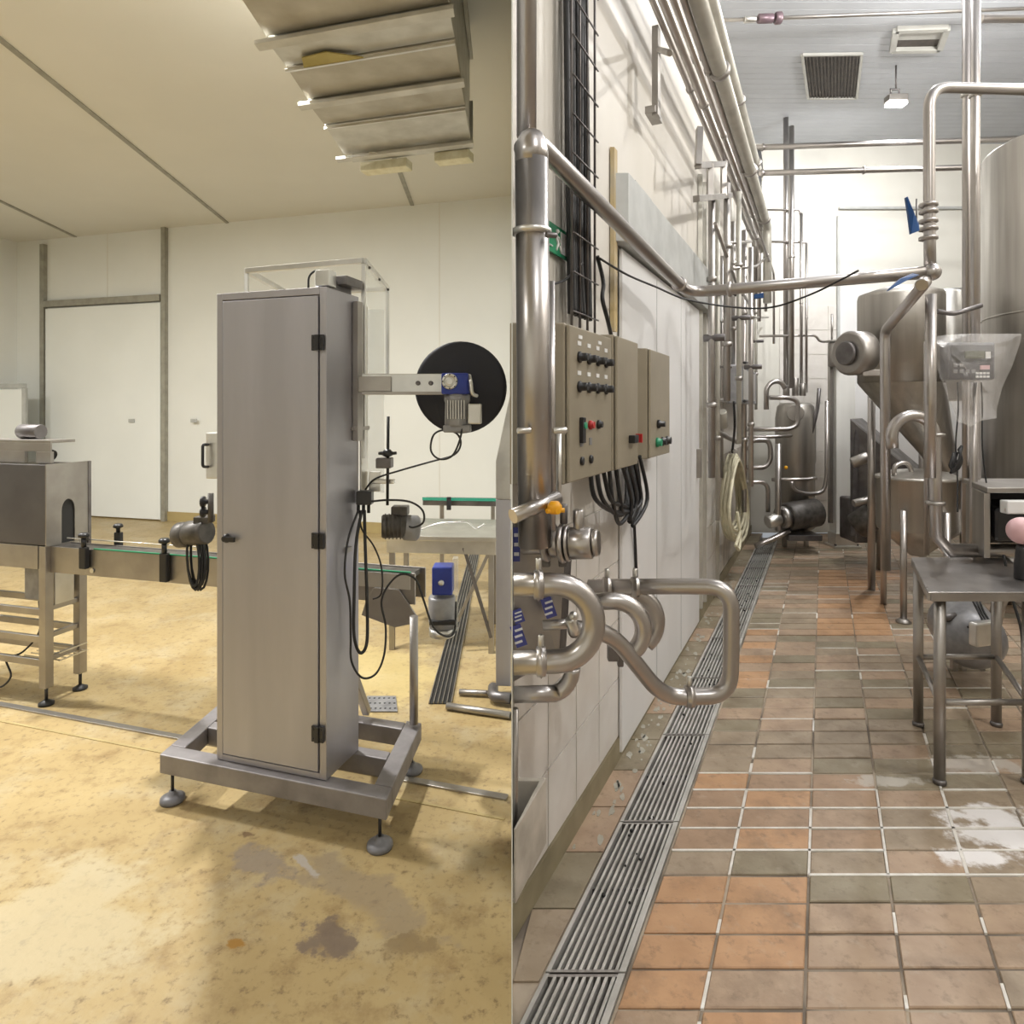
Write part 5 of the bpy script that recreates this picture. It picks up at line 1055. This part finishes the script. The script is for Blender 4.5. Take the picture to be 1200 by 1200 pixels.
# ---- steel box, crate and pink ball at the right edge
sx = thing('steel_hopper_box', V(1185, 640, 2.95), 'low steel box with folded top and black opening at the right edge', 'box')
MB().prism([(2.19, 2.95), (2.75, 2.95), (3.0, 3.35), (2.36, 3.35)], 1.135, 1.16).build('top_sheet', steel_dull, sx, .004)
MB().prism([(2.19, 2.97), (2.22, 2.97), (2.40, 3.33), (2.36, 3.33)], .83, 1.134).build('side_sheet', steel_tank, sx, .004); MB().prism([(2.40, 3.31), (3.0, 3.31), (3.0, 3.33), (2.40, 3.33)], .83, 1.134).build('back_sheet', black, sx, .003)
MB().prism([(2.26, 3.0), (2.75, 3.0), (2.85, 3.3), (2.40, 3.3)], .90, 1.06).build('motor_block', blackp, sx, .02)
wc = thing('white_crate', V(1190, 605, 2.9), 'pale pinkish crate edge in the steel box opening', 'crate'); MB().box((2.42, 2.93, 1.075), (.34, .05, .06)).build('rim', white, wc, .006)
MB().box((2.42, 2.92, 1.062), (.34, .012, .02)).build('rim_lip', pink, wc, .003)
pkn = thing('pink_ball', V(1196, 640, 2.8), 'round pink plastic ball at the right edge above the table', 'ball'); MB().sphere(V(1198, 622, 2.75), .058, 24, 16).build('ball', pink, pkn); MB().lathe(V(1198, 638, 2.75) , (0, 0, -1), [(.02, 0), (.024, .03), (.03, .08), (.03, V(1198, 638, 2.75).z - ZTb0)], 14).build('neck', blackp, pkn)
# ---- white joint filling and splashes
g = MB()
def jl(x0, Y0, x1, Y1, w_=.006):                  # strip of joint filler in aisle coordinates
    a, b = sk(x0, Y0), sk(x1, Y1)
    if abs(Y1 - Y0) < 1e-6: g.prism([(a[0], a[1] - w_ / 2), (b[0], b[1] - w_ / 2), (b[0], b[1] + w_ / 2), (a[0], a[1] + w_ / 2)], -.01, .0006)
    else: g.prism([(a[0] - w_ / 2, a[1]), (a[0] + w_ / 2, a[1]), (b[0] + w_ / 2, b[1]), (b[0] - w_ / 2, b[1])], -.01, .0006)
rows = [TY0 + TD * k for k in range(60)]; cols = [TX0 + TW * k for k in range(-2, 12)]; rr = random.Random(11)
for k, Y in enumerate(rows):
    for c in cols:
        px = 600 + 750 * (KW + (c + .13) / Y); dens = 0
        if 2.08 < Y < 2.50: dens = .96 if c > -.4 else .7
        elif 2.50 <= Y < 2.75: dens = .5
        elif Y > 2.75: dens = .16
        if px > 1210: continue
        if rr.random() < dens: jl(max(c, GR + .01), Y, c + TW, Y, .0075 + .003 * rr.random())
        if rr.random() < dens * (.95 if c > GR + .01 else 0) and Y < 7: jl(c, Y, c, Y + TD * (1 if Y < 2.45 else rr.uniform(.4, 1)), .008 + .004 * rr.random())
for c in (TX0 - TW, TX0 + TW, TX0 + 2 * TW):
    for Y in (rows[1], rows[2], rows[4]): jl(c, Y, c, Y + TD * rr.uniform(.3, 1), .009)
g.build('white_grout', mat('white_joint_filler', (.80, .78, .74), (.66, .62, .56), .6, 0, 20), fl2, kind='stuff')
g = MB()
for i in range(110):
    Y = rr.uniform(2.2, 6.5); x = rr.choice([-XW + .03 + abs(rr.gauss(0, .03)), GL - .03 - abs(rr.gauss(0, .03))]); s_ = rr.uniform(.004, .015); p = sk(x, Y)
    if p[0] < .02: continue
    n = 9; g.prism([(p[0] + s_ * rr.uniform(.5, 1.3) * math.cos(2 * math.pi * k / n) + s_ * 1.2 * .4 * math.sin(2 * math.pi * k / n), p[1] + s_ * 2.2 * rr.uniform(.5, 1.3) * math.sin(2 * math.pi * k / n)) for k in range(n)], .0002, .0012)
g.build('lime_splash', mat('lime_splash', (.46, .44, .38), (.36, .34, .28), .6, 0, 30), fl2, kind='stuff')
g = MB()
for i in range(45):
    Y = rr.uniform(1.8, 5.8); x = rr.uniform(GL + .05, GR - .05); p = sk(x, Y); g.sphere((p[0], p[1], .003), rr.uniform(.003, .0075), 7, 4)
g.build('debris', black, fl2, kind='stuff')
for i, (p, e) in enumerate(RIGHT_LAMPS):  # made-up rods and holders for the added lamps, out of view
    t = thing('added_lamp', Vector(p), ['added unseen lamp on a rod above the steel table', 'added unseen lamp on a rod before the big tank', 'added unseen lamp on a rod at the rear of the tiled room', 'added unseen lamp on a rod over the middle of the aisle'][i], 'lamp', 'added unseen lamps over the tiled floor')
    MB().cyl((p[0], p[1], p[2] + .15), (p[0], p[1], HR + .012), .01).build('rod', steel_dull, t); MB().lathe((p[0], p[1], p[2] + .14), (0, 0, 1), [(.07, 0), (.07, .02), (.02, .05)], 18).build('holder', steel_dull, t)
